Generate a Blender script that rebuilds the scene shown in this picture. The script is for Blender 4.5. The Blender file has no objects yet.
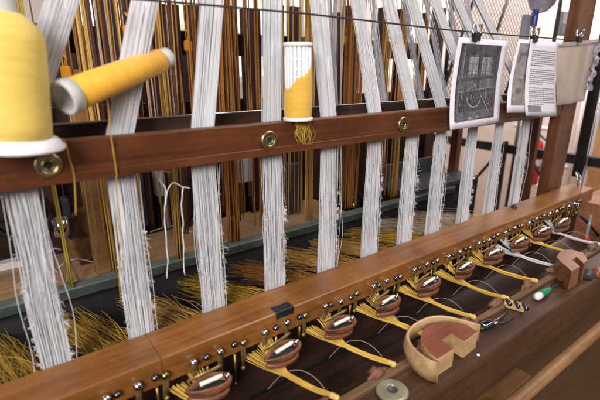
import bpy, math, random
from mathutils import Vector, Matrix, noise
R = random.Random(7)
SC = bpy.context.scene
COL = SC.collection
# ------------------------------------------------------------------ units
# The loom is laid out in "span" units (1 span = 0.65 m) with the eye at the
# origin, X along the loom, Y towards its back, Z up; S and H turn that into metres.
S, H = 0.65, 1.5
def mm(v): return v / 1000.0 / S
F = 420.0
PITCH = math.atan(132.0 / F)
YAW = math.atan(600.0 / math.hypot(F, 132.0))
FW = Vector((math.cos(YAW)*math.cos(PITCH), math.sin(YAW)*math.cos(PITCH), -math.sin(PITCH)))
RT = Vector((math.sin(YAW), -math.cos(YAW), 0.0))
UP = RT.cross(FW)
def at(u, v, y=None, z=None, x=None):
    """point of the scene on a plane (y, z or x fixed) as measured on the photograph"""
    r = FW*F + RT*(u-300.0) - UP*(v-200.0)
    k = y/r.y if y is not None else (z/r.z if z is not None else x/r.x)
    return r*k

# ------------------------------------------------------------------ camera
cam = bpy.data.cameras.new('camera')
cam.lens = 36.0*F/600.0; cam.sensor_width = 36.0
cam.clip_start = 0.02; cam.clip_end = 100
cam.dof.use_dof = True
cam.dof.focus_distance = 1.0
cam.dof.aperture_fstop = 3.6
co = bpy.data.objects.new('camera', cam); COL.objects.link(co)
m3 = Matrix((RT, UP, -FW)).transposed()
co.matrix_world = Matrix.Translation((0, 0, H)) @ m3.to_4x4()
SC.camera = co

# ------------------------------------------------------------------ world + lamps (a workshop lit by windows)
w = bpy.data.worlds.new('World'); SC.world = w; w.use_nodes = True
bg = w.node_tree.nodes['Background']
bg.inputs['Color'].default_value = (1.0, 0.95, 0.95, 1)
bg.inputs['Strength'].default_value = 0.085
def area(name, loc, target, sx, sy, power, col):
    l = bpy.data.lights.new(name, 'AREA'); l.shape = 'RECTANGLE'; l.size = sx; l.size_y = sy
    l.energy = power; l.color = col
    o = bpy.data.objects.new(name, l); COL.objects.link(o)
    o.location = loc
    o.rotation_euler = (Vector(target)-Vector(loc)).to_track_quat('-Z', 'Y').to_euler()
    return o
area('window_light', (-1.5, -1.2, 2.5), (0.9, 0.6, 1.1), 1.0, 0.95, 109, (1.0, 0.95, 0.91))
area('skylight', (1.6, -0.4, 3.2), (1.2, 0.6, 1.0), 1.2, 0.9, 40, (1.0, 0.94, 0.88))
area('wall_fill_light', (3.4, 1.3, 3.1), (5.0, 2.0, 1.3), 1.2, 1.2, 75, (1.0, 0.95, 0.98))  # fill lamp added inside the room to brighten the right-hand wall
SC.view_settings.view_transform = 'Standard'; SC.view_settings.look = 'None'
SC.view_settings.exposure = 0.0; SC.view_settings.gamma = 1.0

# ------------------------------------------------------------------ materials
def newmat(name):
    m = bpy.data.materials.new(name); m.use_nodes = True
    nt = m.node_tree; b = nt.nodes['Principled BSDF']
    return m, nt, b
def ramp(nt, stops):
    r = nt.nodes.new('ShaderNodeValToRGB'); e = r.color_ramp.elements
    e[0].position, e[0].color = stops[0][0], (*stops[0][1], 1)
    e[1].position, e[1].color = stops[-1][0], (*stops[-1][1], 1)
    for p, c in stops[1:-1]:
        n = e.new(p); n.color = (*c, 1)
    return r
def coords(nt, scale, rot=(0, 0, 0)):
    t = nt.nodes.new('ShaderNodeTexCoord'); mp = nt.nodes.new('ShaderNodeMapping')
    mp.inputs['Scale'].default_value = scale; mp.inputs['Rotation'].default_value = rot
    nt.links.new(t.outputs['Object'], mp.inputs['Vector'])
    return mp
def noise_n(nt, vec, scale, detail=5, rough=0.55, dist=0.0):
    n = nt.nodes.new('ShaderNodeTexNoise'); n.inputs['Scale'].default_value = scale
    n.inputs['Detail'].default_value = detail; n.inputs['Roughness'].default_value = rough
    n.inputs['Distortion'].default_value = dist
    nt.links.new(vec.outputs[0], n.inputs['Vector']); return n
def wood(name, dark, mid, light, axis='x', rough=0.42, bump=0.15, coat=0.0, grain=1.0):
    m, nt, b = newmat(name)
    sc = {'x': (1.2, 22, 22), 'y': (22, 1.2, 22), 'z': (22, 22, 1.2)}[axis]
    v = coords(nt, tuple(s*grain for s in sc))
    n = noise_n(nt, v, 3.0, 8, 0.62, 0.6)
    v2 = coords(nt, (3, 3, 3)); n2 = noise_n(nt, v2, 2.2, 4, 0.6)
    mx = nt.nodes.new('ShaderNodeMath'); mx.operation = 'MULTIPLY_ADD'
    mx.inputs[1].default_value = 0.62
    nt.links.new(n.outputs['Fac'], mx.inputs[0])
    m2 = nt.nodes.new('ShaderNodeMath'); m2.operation = 'MULTIPLY'; m2.inputs[1].default_value = 0.38
    nt.links.new(n2.outputs['Fac'], m2.inputs[0]); nt.links.new(m2.outputs[0], mx.inputs[2])
    r = ramp(nt, [(0.34, dark), (0.5, mid), (0.68, light)])
    nt.links.new(mx.outputs[0], r.inputs['Fac'])
    # scuffs and small dings
    v3 = coords(nt, tuple(s*1.0 for s in {'x': (6, 60, 60), 'y': (60, 6, 60), 'z': (60, 60, 6)}[axis]))
    n3 = noise_n(nt, v3, 3.0, 3, 0.7)
    r3 = ramp(nt, [(0.66, (0, 0, 0)), (0.74, (1, 1, 1))]); nt.links.new(n3.outputs['Fac'], r3.inputs['Fac'])
    mix = nt.nodes.new('ShaderNodeMix'); mix.data_type = 'RGBA'
    k = nt.nodes.new('ShaderNodeMath'); k.operation = 'MULTIPLY'; k.inputs[1].default_value = 0.45
    nt.links.new(r3.outputs['Color'], k.inputs[0]); nt.links.new(k.outputs[0], mix.inputs['Factor'])
    nt.links.new(r.outputs['Color'], mix.inputs['A']); mix.inputs['B'].default_value = (*[c*0.45 for c in mid], 1)
    v4 = coords(nt, (1, 1, 1)); n4 = noise_n(nt, v4, 38, 4, 0.75); n5 = noise_n(nt, v4, 5.5, 5, 0.7)
    r4 = ramp(nt, [(0.62, (1, 1, 1)), (0.70, (0.5, 0.46, 0.42))]); nt.links.new(n4.outputs['Fac'], r4.inputs['Fac'])
    r5 = ramp(nt, [(0.34, (0.66, 0.62, 0.58)), (0.52, (1, 1, 1)), (0.72, (1.22, 1.18, 1.1))]); nt.links.new(n5.outputs['Fac'], r5.inputs['Fac'])
    g1 = nt.nodes.new('ShaderNodeMix'); g1.data_type = 'RGBA'; g1.blend_type = 'MULTIPLY'; g1.inputs['Factor'].default_value = 0.6
    nt.links.new(mix.outputs['Result'], g1.inputs['A']); nt.links.new(r4.outputs['Color'], g1.inputs['B'])
    g2 = nt.nodes.new('ShaderNodeMix'); g2.data_type = 'RGBA'; g2.blend_type = 'MULTIPLY'; g2.inputs['Factor'].default_value = 0.85
    nt.links.new(g1.outputs['Result'], g2.inputs['A']); nt.links.new(r5.outputs['Color'], g2.inputs['B'])
    nt.links.new(g2.outputs['Result'], b.inputs['Base Color'])
    rr = nt.nodes.new('ShaderNodeMapRange'); rr.inputs['To Min'].default_value = rough-0.1; rr.inputs['To Max'].default_value = rough+0.18
    nt.links.new(n2.outputs['Fac'], rr.inputs['Value']); nt.links.new(rr.outputs[0], b.inputs['Roughness'])
    bp = nt.nodes.new('ShaderNodeBump'); bp.inputs['Strength'].default_value = bump; bp.inputs['Distance'].default_value = 0.002
    nt.links.new(n.outputs['Fac'], bp.inputs['Height']); nt.links.new(bp.outputs[0], b.inputs['Normal'])
    b.inputs['Coat Weight'].default_value = coat; b.inputs['Coat Roughness'].default_value = 0.25
    return m
def yarn(name, c1, c2, trans=0.25, sat_noise=60, spec=0.2):
    """threads: colour varies from strand to strand (attribute) and along the strand"""
    m, nt, b = newmat(name)
    a = nt.nodes.new('ShaderNodeAttribute'); a.attribute_name = 'strand'
    v = coords(nt, (1, 1, 1)); n = noise_n(nt, v, sat_noise, 3)
    ad = nt.nodes.new('ShaderNodeMath'); ad.operation = 'MULTIPLY_ADD'; ad.inputs[1].default_value = 0.35
    nt.links.new(n.outputs['Fac'], ad.inputs[0]); 
    s = nt.nodes.new('ShaderNodeMath'); s.operation = 'MULTIPLY'; s.inputs[1].default_value = 0.75
    nt.links.new(a.outputs['Fac'], s.inputs[0]); nt.links.new(s.outputs[0], ad.inputs[2])
    r = ramp(nt, [(0.1, c1), (0.85, c2)]); nt.links.new(ad.outputs[0], r.inputs['Fac'])
    nt.links.new(r.outputs['Color'], b.inputs['Base Color'])
    b.inputs['Roughness'].default_value = 0.7; b.inputs['Specular IOR Level'].default_value = spec
    tr = nt.nodes.new('ShaderNodeBsdfTranslucent'); nt.links.new(r.outputs['Color'], tr.inputs['Color'])
    ms = nt.nodes.new('ShaderNodeMixShader'); ms.inputs[0].default_value = trans
    nt.links.new(b.outputs[0], ms.inputs[1]); nt.links.new(tr.outputs[0], ms.inputs[2])
    nt.links.new(ms.outputs[0], nt.nodes['Material Output'].inputs['Surface'])
    return m
def plain(name, col, rough=0.5, metal=0.0, var=0.25, scale=14, bump=0.0, trans=0.0, alpha=1.0, coat=0.0):
    m, nt, b = newmat(name)
    v = coords(nt, (1, 1, 1)); n = noise_n(nt, v, scale, 6, 0.65)
    r = ramp(nt, [(0.3, tuple(c*(1-var) for c in col)), (0.7, tuple(min(1, c*(1+var)) for c in col))])
    nt.links.new(n.outputs['Fac'], r.inputs['Fac']); nt.links.new(r.outputs['Color'], b.inputs['Base Color'])
    rr = nt.nodes.new('ShaderNodeMapRange'); rr.inputs['To Min'].default_value = max(0.03, rough-0.1); rr.inputs['To Max'].default_value = min(1, rough+0.1)
    nt.links.new(n.outputs['Fac'], rr.inputs['Value']); nt.links.new(rr.outputs[0], b.inputs['Roughness'])
    b.inputs['Metallic'].default_value = metal; b.inputs['Transmission Weight'].default_value = trans
    b.inputs['Alpha'].default_value = alpha; b.inputs['Coat Weight'].default_value = coat
    if bump:
        bp = nt.nodes.new('ShaderNodeBump'); bp.inputs['Strength'].default_value = bump; bp.inputs['Distance'].default_value = 0.001
        nt.links.new(n.outputs['Fac'], bp.inputs['Height']); nt.links.new(bp.outputs[0], b.inputs['Normal'])
    return m
def wound(name, c1, c2, freq, dirty=0.0):
    """wound yarn: fine rings round the local Z axis with crossing winding"""
    m, nt, b = newmat(name)
    t = nt.nodes.new('ShaderNodeTexCoord')
    wv = nt.nodes.new('ShaderNodeTexWave'); wv.wave_type = 'BANDS'; wv.bands_direction = 'Z'
    wv.inputs['Scale'].default_value = freq; wv.inputs['Distortion'].default_value = 1.6; wv.inputs['Detail'].default_value = 3
    nt.links.new(t.outputs['Object'], wv.inputs['Vector'])
    v = coords(nt, (8, 8, 45)); n = noise_n(nt, v, 3.0, 5, 0.6)
    ad = nt.nodes.new('ShaderNodeMath'); ad.operation = 'MULTIPLY_ADD'; ad.inputs[1].default_value = 0.3
    nt.links.new(wv.outputs['Fac'], ad.inputs[0])
    s = nt.nodes.new('ShaderNodeMath'); s.operation = 'MULTIPLY'; s.inputs[1].default_value = 0.7
    nt.links.new(n.outputs['Fac'], s.inputs[0]); nt.links.new(s.outputs[0], ad.inputs[2])
    r = ramp(nt, [(0.25, c1), (0.7, c2)]); nt.links.new(ad.outputs[0], r.inputs['Fac'])
    nt.links.new(r.outputs['Color'], b.inputs['Base Color'])
    b.inputs['Roughness'].default_value = 0.62
    b.inputs['Sheen Weight'].default_value = 0.25
    bp = nt.nodes.new('ShaderNodeBump'); bp.inputs['Strength'].default_value = 0.5; bp.inputs['Distance'].default_value = 0.0006
    nt.links.new(wv.outputs['Fac'], bp.inputs['Height']); nt.links.new(bp.outputs[0], b.inputs['Normal'])
    return m
M = {}
M['beam'] = wood('red_brown_wood', (0.045, 0.012, 0.004), (0.098, 0.027, 0.008), (0.16, 0.050, 0.016), 'x', 0.34, 0.12, 0.25)
M['batten'] = wood('warm_brown_wood', (0.14, 0.050, 0.010), (0.255, 0.098, 0.022), (0.35, 0.15, 0.040), 'x', 0.36, 0.14, 0.25)
M['dark_wood'] = wood('dark_wood', (0.012, 0.006, 0.005), (0.035, 0.014, 0.010), (0.06, 0.026, 0.018), 'x', 0.45)
M['dark_wood_z'] = wood('dark_wood_upright', (0.020, 0.008, 0.009), (0.045, 0.016, 0.016), (0.085, 0.034, 0.030), 'z', 0.45)
M['shelf'] = wood('shelf_wood', (0.024, 0.009, 0.004), (0.060, 0.024, 0.009), (0.12, 0.055, 0.024), 'x', 0.45)
M['panel'] = wood('panel_wood', (0.035, 0.015, 0.007), (0.075, 0.034, 0.016), (0.12, 0.058, 0.03), 'x', 0.45)
M['lip'] = wood('worn_lip_wood', (0.07, 0.035, 0.017), (0.14, 0.075, 0.038), (0.22, 0.13, 0.07), 'x', 0.5)
M['rod_wood'] = wood('rod_wood', (0.16, 0.075, 0.03), (0.25, 0.125, 0.05), (0.34, 0.18, 0.08), 'x', 0.45)
M['post_z'] = wood('post_wood', (0.075, 0.026, 0.013), (0.13, 0.047, 0.023), (0.19, 0.075, 0.038), 'z', 0.4, 0.1, 0.2)
M['tan_wood_z'] = wood('tan_wood_upright', (0.40, 0.19, 0.075), (0.52, 0.27, 0.11), (0.60, 0.34, 0.15), 'z', 0.5)
M['bench'] = wood('bench_wood', (0.36, 0.20, 0.10), (0.50, 0.30, 0.165), (0.60, 0.39, 0.23), 'x', 0.5)
M['floor'] = wood('floor_wood', (0.30, 0.18, 0.09), (0.42, 0.26, 0.14), (0.5, 0.33, 0.19), 'y', 0.5)
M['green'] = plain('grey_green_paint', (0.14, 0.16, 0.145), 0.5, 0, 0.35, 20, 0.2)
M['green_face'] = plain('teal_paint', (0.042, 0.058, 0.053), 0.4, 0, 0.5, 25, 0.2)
M['void'] = plain('shade_black', (0.016, 0.014, 0.017), 0.7, 0, 0.5)  # near-black standing for the shade in gaps and hollows
M['white_yarn'] = yarn('white_yarn', (0.60, 0.60, 0.66), (0.88, 0.88, 0.91), 0.3)
M['grey_yarn'] = yarn('grey_white_yarn', (0.42, 0.42, 0.49), (0.78, 0.78, 0.85), 0.22)
M['yellow_yarn'] = yarn('yellow_yarn', (0.50, 0.27, 0.035), (0.86, 0.60, 0.14), 0.2)
M['ochre_yarn'] = yarn('ochre_yarn', (0.33, 0.17, 0.02), (0.70, 0.46, 0.08), 0.2)
M['olive_yarn'] = yarn('olive_yarn', (0.24, 0.17, 0.025), (0.55, 0.42, 0.07), 0.2)
M['rust_yarn'] = yarn('rust_yarn', (0.22, 0.075, 0.02), (0.55, 0.25, 0.07), 0.2)
M['gold_cord'] = yarn('gold_cord', (0.36, 0.18, 0.05), (0.74, 0.46, 0.14), 0.15)
M['orange_cord'] = yarn('orange_cord', (0.26, 0.09, 0.03), (0.58, 0.25, 0.07), 0.15)
M['brown_cord'] = yarn('brown_cord', (0.08, 0.03, 0.02), (0.30, 0.14, 0.08), 0.1)
M['pale_cord'] = yarn('pale_cord', (0.45, 0.33, 0.22), (0.78, 0.66, 0.50), 0.15)
M['cone_yarn'] = wound('cone_yarn', (0.66, 0.44, 0.05), (0.85, 0.65, 0.16), 300)
M['tube_yarn'] = wound('tube_yarn', (0.70, 0.34, 0.01), (0.92, 0.51, 0.03), 260)
M['spool_yarn'] = wound('spool_yarn', (0.62, 0.34, 0.025), (0.85, 0.52, 0.07), 400)
M['tube_plain'] = plain('orange_plastic', (0.78, 0.30, 0.02), 0.5)
M['plastic'] = plain('white_plastic', (0.74, 0.74, 0.78), 0.4, 0, 0.06)
M['grey_card'] = plain('grey_cardboard', (0.48, 0.47, 0.47), 0.7, 0, 0.12, 40)
M['hollow'] = plain('grey_card_inside', (0.33, 0.33, 0.36), 0.8, 0, 0.15)
M['brass'] = plain('aged_brass', (0.33, 0.27, 0.15), 0.36, 1.0, 0.35, 60)
M['dull_brass'] = plain('dull_brass', (0.33, 0.22, 0.085), 0.42, 0.7, 0.45, 80)
M['steel'] = plain('polished_steel', (0.72, 0.72, 0.76), 0.14, 1.0, 0.15, 60)
M['blue_steel'] = plain('blued_steel', (0.16, 0.17, 0.25), 0.18, 1.0, 0.3, 60)
M['chrome'] = plain('bright_wire', (0.75, 0.75, 0.78), 0.25, 1.0, 0.1)
M['black_metal'] = plain('black_metal', (0.018, 0.018, 0.022), 0.4, 0.2, 0.4)
M['leather'] = plain('brown_leather', (0.15, 0.054, 0.026), 0.42, 0, 0.7, 26, 0.6)
M['cream_wood'] = wood('cream_wood', (0.42, 0.25, 0.11), (0.58, 0.38, 0.20), (0.70, 0.50, 0.30), 'x', 0.35, 0.05, 0.3)
M['red_wood'] = wood('red_wood', (0.17, 0.045, 0.02), (0.25, 0.072, 0.034), (0.32, 0.105, 0.055), 'x', 0.38, 0.06, 0.2)
M['tan_block'] = wood('tan_block_wood', (0.20, 0.075, 0.035), (0.29, 0.12, 0.06), (0.37, 0.17, 0.09), 'x', 0.4, 0.06, 0.2)
M['knot'] = plain('waxed_knot', (0.62, 0.42, 0.13), 0.55, 0, 0.3, 70, 0.3)
M['scrap'] = plain('leather_scrap', (0.15, 0.062, 0.034), 0.6, 0, 0.5, 60, 0.3)
M['bobbin_white'] = plain('bobbin_white', (0.80, 0.76, 0.66), 0.35, 0, 0.08)
M['olive_disc'] = plain('olive_metal', (0.30, 0.275, 0.185), 0.34, 0.35, 0.3, 35)
M['paper'] = plain('paper', (0.68, 0.67, 0.74), 0.6, 0, 0.05, 8)
M['ink'] = plain('grey_ink', (0.20, 0.19, 0.22), 0.7, 0, 0.3, 30)
M['print_dark'] = plain('print_dark', (0.06, 0.055, 0.07), 0.5, 0, 0.7, 95)
M['print_mid'] = plain('print_mid', (0.11, 0.105, 0.125), 0.5, 0, 0.6, 120)
M['print_light'] = plain('print_light', (0.27, 0.265, 0.30), 0.5, 0, 0.35, 60)
M['print_brown'] = plain('print_brown', (0.25, 0.22, 0.22), 0.55, 0, 0.55, 50)
M['pouch'] = plain('frosted_plastic', (0.70, 0.62, 0.54), 0.35, 0, 0.15, 9, 0.5, 0.6, 0.72)
M['green_plastic'] = plain('green_plastic', (0.01, 0.22, 0.11), 0.3, 0, 0.2)
M['red_plastic'] = plain('red_paint', (0.48, 0.03, 0.03), 0.35, 0, 0.2)
M['blue_plastic'] = plain('blue_plastic', (0.04, 0.05, 0.30), 0.3, 0, 0.2)
M['clear'] = plain('clear_plastic', (0.72, 0.70, 0.82), 0.12, 0, 0.05, 10, 0, 0.8)
M['grey_panel'] = plain('grey_panel', (0.26, 0.26, 0.31), 0.45, 0, 0.1)
M['grey_panel_light'] = plain('grey_panel_light', (0.50, 0.50, 0.56), 0.45, 0, 0.1)
M['weight'] = plain('slate_weight', (0.05, 0.052, 0.068), 0.5, 0.2, 0.3, 30)
M['wall'] = plain('pink_cream_plaster', (0.75, 0.645, 0.585), 0.9, 0, 0.06, 6, 0.1)
M['mesh_metal'] = plain('dark_mesh', (0.05, 0.035, 0.045), 0.5, 0.4, 0.3)
M['string'] = plain('dark_string', (0.03, 0.024, 0.032), 0.8, 0, 0.3)
M['white_paint'] = plain('white_paint', (0.78, 0.77, 0.80), 0.45, 0, 0.05)
def pane_mat():
    m, nt, b = newmat('daylight_pane')
    v = coords(nt, (1, 1, 1)); n = noise_n(nt, v, 4.5, 6, 0.7)
    r = ramp(nt, [(0.36, (0.42, 0.44, 0.26)), (0.48, (0.88, 0.84, 0.68)), (0.62, (1.0, 0.95, 0.93))])
    nt.links.new(n.outputs['Fac'], r.inputs['Fac'])
    nt.links.new(r.outputs['Color'], b.inputs['Emission Color']); b.inputs['Emission Strength'].default_value = 0.95
    nt.links.new(r.outputs['Color'], b.inputs['Base Color']); b.inputs['Roughness'].default_value = 0.2
    return m
M['pane'] = pane_mat()

# ------------------------------------------------------------------ mesh builder
class MB:
    def __init__(s): s.v = []; s.f = []; s.a = []; s.m = []; s.sm = []
    def add(s, vs, fs, strand=0.5, mi=0, smooth=True):
        o = len(s.v); s.v += [Vector(p) for p in vs]; s.a += [strand]*len(vs)
        for f in fs: s.f.append([i+o for i in f]); s.m.append(mi); s.sm.append(smooth)
    def box(s, c0, c1, mi=0, bev=None, rot=None):
        """axis box with chamfered edges"""
        (x0, y0, z0), (x1, y1, z1) = [[f(a, b) for a, b in zip(c0, c1)] for f in (min, max)]
        b = mm(1.5) if bev is None else bev
        b = min(b, (x1-x0)*.3, (y1-y0)*.3, (z1-z0)*.3)
        vs = []; idx = {}
        for i, x in enumerate((x0, x1)):
            for j, y in enumerate((y0, y1)):
                for k, z in enumerate((z0, z1)):
                    sx, sy, sz = (1, -1)[i], (1, -1)[j], (1, -1)[k]
                    for a, p in enumerate(((x, y+sy*b, z+sz*b), (x+sx*b, y, z+sz*b), (x+sx*b, y+sy*b, z))):
                        idx[i, j, k, a] = len(vs); vs.append(Vector(p))
        fs = []
        for a in range(3):
            o1, o2 = [q for q in range(3) if q != a]
            for e in (0, 1):
                q = []
                for p1, p2 in ((0, 0), (1, 0), (1, 1), (0, 1)):
                    key = [0, 0, 0]; key[a] = e; key[o1] = p1; key[o2] = p2
                    q.append(idx[(*key, a)])
                fs.append(q)
        for a in range(3):      # edge chamfers along axis a
            o1, o2 = [q for q in range(3) if q != a]
            for p1 in (0, 1):
                for p2 in (0, 1):
                    k0 = [0, 0, 0]; k0[o1] = p1; k0[o2] = p2; k1 = list(k0); k1[a] = 1
                    fs.append([idx[(*k0, o1)], idx[(*k1, o1)], idx[(*k1, o2)], idx[(*k0, o2)]])
        for i in (0, 1):
            for j in (0, 1):
                for k in (0, 1): fs.append([idx[i, j, k, 0], idx[i, j, k, 1], idx[i, j, k, 2]])
        if rot is not None:
            c = Vector(((x0+x1)/2, (y0+y1)/2, (z0+z1)/2)); vs = [rot @ (p-c)+c for p in vs]
        s.add(vs, fs, 0.5, mi, False)
    def tube(s, pts, r, sides=6, strand=0.5, mi=0, cap=True, flat=1.0):
        pts = [Vector(p) for p in pts]; n = len(pts); vs = []
        rs = r if isinstance(r, (list, tuple)) else [r]*n
        ref = None
        for i, p in enumerate(pts):
            t = (pts[min(i+1, n-1)]-pts[max(i-1, 0)])
            if t.length < 1e-9: t = Vector((0, 0, 1))
            t.normalize()
            if ref is None:
                ref = Vector((0, 1, 0)) if abs(t.y) < 0.9 else Vector((1, 0, 0))
            a = (ref - t*ref.dot(t)).normalized(); bvec = t.cross(a); ref = a
            for k in range(sides):
                an = 2*math.pi*k/sides
                vs.append(p+(a*math.cos(an)*flat+bvec*math.sin(an))*rs[i])
        fs = []
        for i in range(n-1):
            for k in range(sides):
                k2 = (k+1) % sides
                fs.append([i*sides+k, i*sides+k2, (i+1)*sides+k2, (i+1)*sides+k])
        if cap and sides > 3:
            fs.append(list(range(sides))[::-1]); fs.append([(n-1)*sides+k for k in range(sides)])
        s.add(vs, fs, strand, mi, sides > 3)
    def lathe(s, prof, base, axis=(0, 0, 1), seg=32, mi=0, strand=0.5):
        """prof: list of (radius, height); closed where radius is 0"""
        ax = Vector(axis).normalized()
        a = ax.orthogonal().normalized(); b = ax.cross(a); base = Vector(base)
        vs = []; fs = []
        for r, h in prof:
            for k in range(seg):
                an = 2*math.pi*k/seg
                vs.append(base+ax*h+(a*math.cos(an)+b*math.sin(an))*max(r, 1e-5))
        for i in range(len(prof)-1):
            for k in range(seg):
                k2 = (k+1) % seg
                fs.append([i*seg+k, i*seg+k2, (i+1)*seg+k2, (i+1)*seg+k])
        s.add(vs, fs, strand, mi, True)
    def prism(s, poly, z0, z1, mi=0, mi_side=None, out=0.0):
        """plan outline extruded in z, with a small chamfer at the top; base spread by out"""
        n = len(poly); c = sum((Vector((p[0], p[1], 0)) for p in poly), Vector())/n
        ch = mm(1.2)
        P = [Vector((p[0], p[1], 0)) for p in poly]
        def ring(k, z): return [Vector((c.x+(p.x-c.x)*k, c.y+(p.y-c.y)*k, z)) for p in P]
        vs = ring(1+out, z0)+ring(1, z1-ch)+ring(0.985, z1)
        ms = mi if mi_side is None else mi_side
        fs = []
        for l in (0, 1):
            for k in range(n):
                k2 = (k+1) % n; fs.append([l*n+k, l*n+k2, (l+1)*n+k2, (l+1)*n+k])
        s.add(vs, fs, 0.5, ms, False)
        s.add(ring(0.985, z1), [list(range(n))], 0.5, mi, False)
        s.add(ring(1+out, z0), [list(range(n))[::-1]], 0.5, ms, False)
    def ball(s, c, r, mi=0, seg=12, sz=1.0):
        prof = [(math.sin(math.pi*i/8)*r, -math.cos(math.pi*i/8)*r*sz) for i in range(9)]
        s.lathe(prof, c, (0, 0, 1), seg, mi)
    def build(s, name, mats, parent=None, origin=None, world_origin=None):
        me = bpy.data.meshes.new(name)
        if parent is not None:
            org = parent['_o']
        else:
            org = tuple(origin) if origin is not None else tuple(sum(s.v, Vector())/len(s.v))
        O = Vector(org)
        own = Vector(world_origin) if world_origin is not None else O
        me.from_pydata([tuple((p-own)*S) for p in s.v], [], s.f)
        at_ = me.attributes.new('strand', 'FLOAT', 'POINT'); at_.data.foreach_set('value', s.a)
        for m in (mats if isinstance(mats, (list, tuple)) else [mats]): me.materials.append(m)
        me.polygons.foreach_set('material_index', s.m); me.polygons.foreach_set('use_smooth', s.sm)
        me.update()
        o = bpy.data.objects.new(name, me); COL.objects.link(o)
        o['_o'] = tuple(own)
        if parent is not None:
            o.parent = parent; o.location = (own-O)*S
        else:
            o.location = own*S+Vector((0, 0, H))
        return o
def thing(name, label, cat, loc, group=None):
    o = bpy.data.objects.new(name, None); COL.objects.link(o); o.empty_display_size = 0.05
    loc = Vector(loc); o.location = loc*S+Vector((0, 0, H)); o['_o'] = tuple(loc)
    return tag(o, label, cat, group)
def smooth(P, k=6):
    P = [Vector(p) for p in P]; out = []
    for i in range(len(P)-1):
        a = P[max(i-1, 0)]; b_ = P[i]; c = P[i+1]; d = P[min(i+2, len(P)-1)]
        for j in range(k):
            t = j/k
            out.append(0.5*((2*b_)+(c-a)*t+(2*a-5*b_+4*c-d)*t*t+(3*b_-a-3*c+d)*t**3))
    return out+[P[-1]]
def tag(o, label, cat, group=None, kind=None):
    o['label'] = label; o['category'] = cat
    if group: o['group'] = group
    if kind: o['kind'] = kind
    return o
def structure(o, label):
    o['kind'] = 'structure'; o['label'] = label; return o
def copy_tree(o, parent=None, loc=None, name=None):
    c = o.copy(); COL.objects.link(c)
    if parent is not None: c.parent = parent
    if loc is not None:
        c.location = Vector(loc)*S+Vector((0, 0, H)); c['_o'] = tuple(loc)
    for ch in list(o.children): copy_tree(ch, c)
    return c
ORD = ['first', 'second', 'third', 'fourth', 'fifth', 'sixth', 'seventh', 'eighth', 'ninth', 'tenth', 'eleventh', 'twelfth']
#@SETTING
# ------------------------------------------------------------------ setting
ZF = -1.45/S
b = MB(); b.box((-6, -3, ZF-0.05), (12, 9, ZF)); structure(b.build('floor', M['floor']), 'tan wooden workshop floor')
YB, XB = 4.4, 6.2
# back wall with window openings, and the right-hand wall
wins = [(0.55, 2.05), (2.35, 3.95), (4.7, 6.0)]; wz0, wz1 = -0.15, 2.3
b = MB()
xs = [-5.0]
for a_, c_ in wins: xs += [a_, c_]
xs += [XB]
for i in range(0, len(xs), 2): b.box((xs[i], YB, ZF), (xs[i+1], YB+0.25, 3.0), bev=0.002)
for a_, c_ in wins:
    b.box((a_, YB+0.003, ZF), (c_, YB+0.25, wz0), bev=0.002); b.box((a_, YB+0.003, wz1), (c_, YB+0.25, 3.0), bev=0.002)
o = b.build('back_wall', M['wall']); tag(o, 'pale plaster back wall with window openings behind the hanging cords', 'wall')
b = MB(); b.box((XB, -3, ZF), (XB+0.25, YB, 3.0), bev=0.002)
tag(b.build('side_wall', M['wall']), 'pinkish cream plaster wall at the right behind the loom end', 'wall')
wl = ['bright window behind the cords left of the white plastic spool', 'bright window behind the cords right of the white plastic spool', 'bright window behind the diamond mesh screen']
for (a_, c_), l in zip(wins, wl):
    t = thing('window', l, 'window', ((a_+c_)/2, YB+0.15, wz0), 'windows in the back wall')
    b = MB(); b.box((a_, YB+0.16, wz0), (c_, YB+0.18, wz1)); b.build('pane', M['pane'], t)
    b = MB(); fw = 0.06
    for x in (a_+fw/2, (a_+c_)/2, c_-fw/2): b.box((x-fw/2, YB+0.10, wz0), (x+fw/2, YB+0.158, wz1))
    for z in (wz0+fw/2, (wz0+wz1)/2, wz1-fw/2): b.box((a_+0.001, YB+0.104, z-fw/2), (c_-0.001, YB+0.154, z+fw/2))
    b.build('frame', M['white_paint'], t)
#@LOOM
# ------------------------------------------------------------------ the loom
YW = 1.0                                 # plane of the white warps
loom = thing('ribbon_loom', 'old wooden ribbon loom with red-brown rail above and warm brown batten below', 'loom', (1.4, 0.9, ZF))
UZ0, UZ1 = -0.2195, -0.1385
b = MB()
b.box((-1.2, 0.955, UZ0), (2.33, 0.985, UZ1), bev=mm(2.5))
upper = b.build('upper_rail', M['beam'], loom)
b = MB(); b.box((-1.2, 0.9515, UZ0-0.006), (2.32, 0.9553, UZ0+0.014), bev=mm(1)); b.build('moulding', M['beam'], upper)
for u, v in ((48, 165), (269, 140), (403, 124), (490, 113)):
    p = at(u, v, y=0.955); g = MB()
    g.lathe([(mm(17), 0), (mm(17), mm(2)), (mm(15), mm(4)), (mm(10.5), mm(4.4)), (mm(9.5), mm(2.6)), (mm(7.5), mm(2.4)), (mm(6.8), mm(3.6)), (mm(5.6), mm(3.4)), (mm(5.0), mm(0.8))], (p.x, 0.9548, p.z), (0, -1, 0), 28, 0)
    g.lathe([(mm(5.0), mm(0.7)), (0, mm(0.6))], (p.x, 0.9548, p.z), (0, -1, 0), 20, 1)
    g.build('grommet', [M['brass'], M['void']], upper)
b = MB(); b.box((-1.2, 1.085, -0.175), (2.33, 1.12, -0.1215), bev=mm(2.5)); rr = b.build('rear_rail', M['dark_wood'], loom)
b = MB(); b.tube([(-1.2, 1.084, -0.1195), (2.3, 1.084, -0.1195)], mm(1.6), 6); b.build('light_edge', M['chrome'], rr)  # bright tube added as the light line on the rail's top edge
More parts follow.
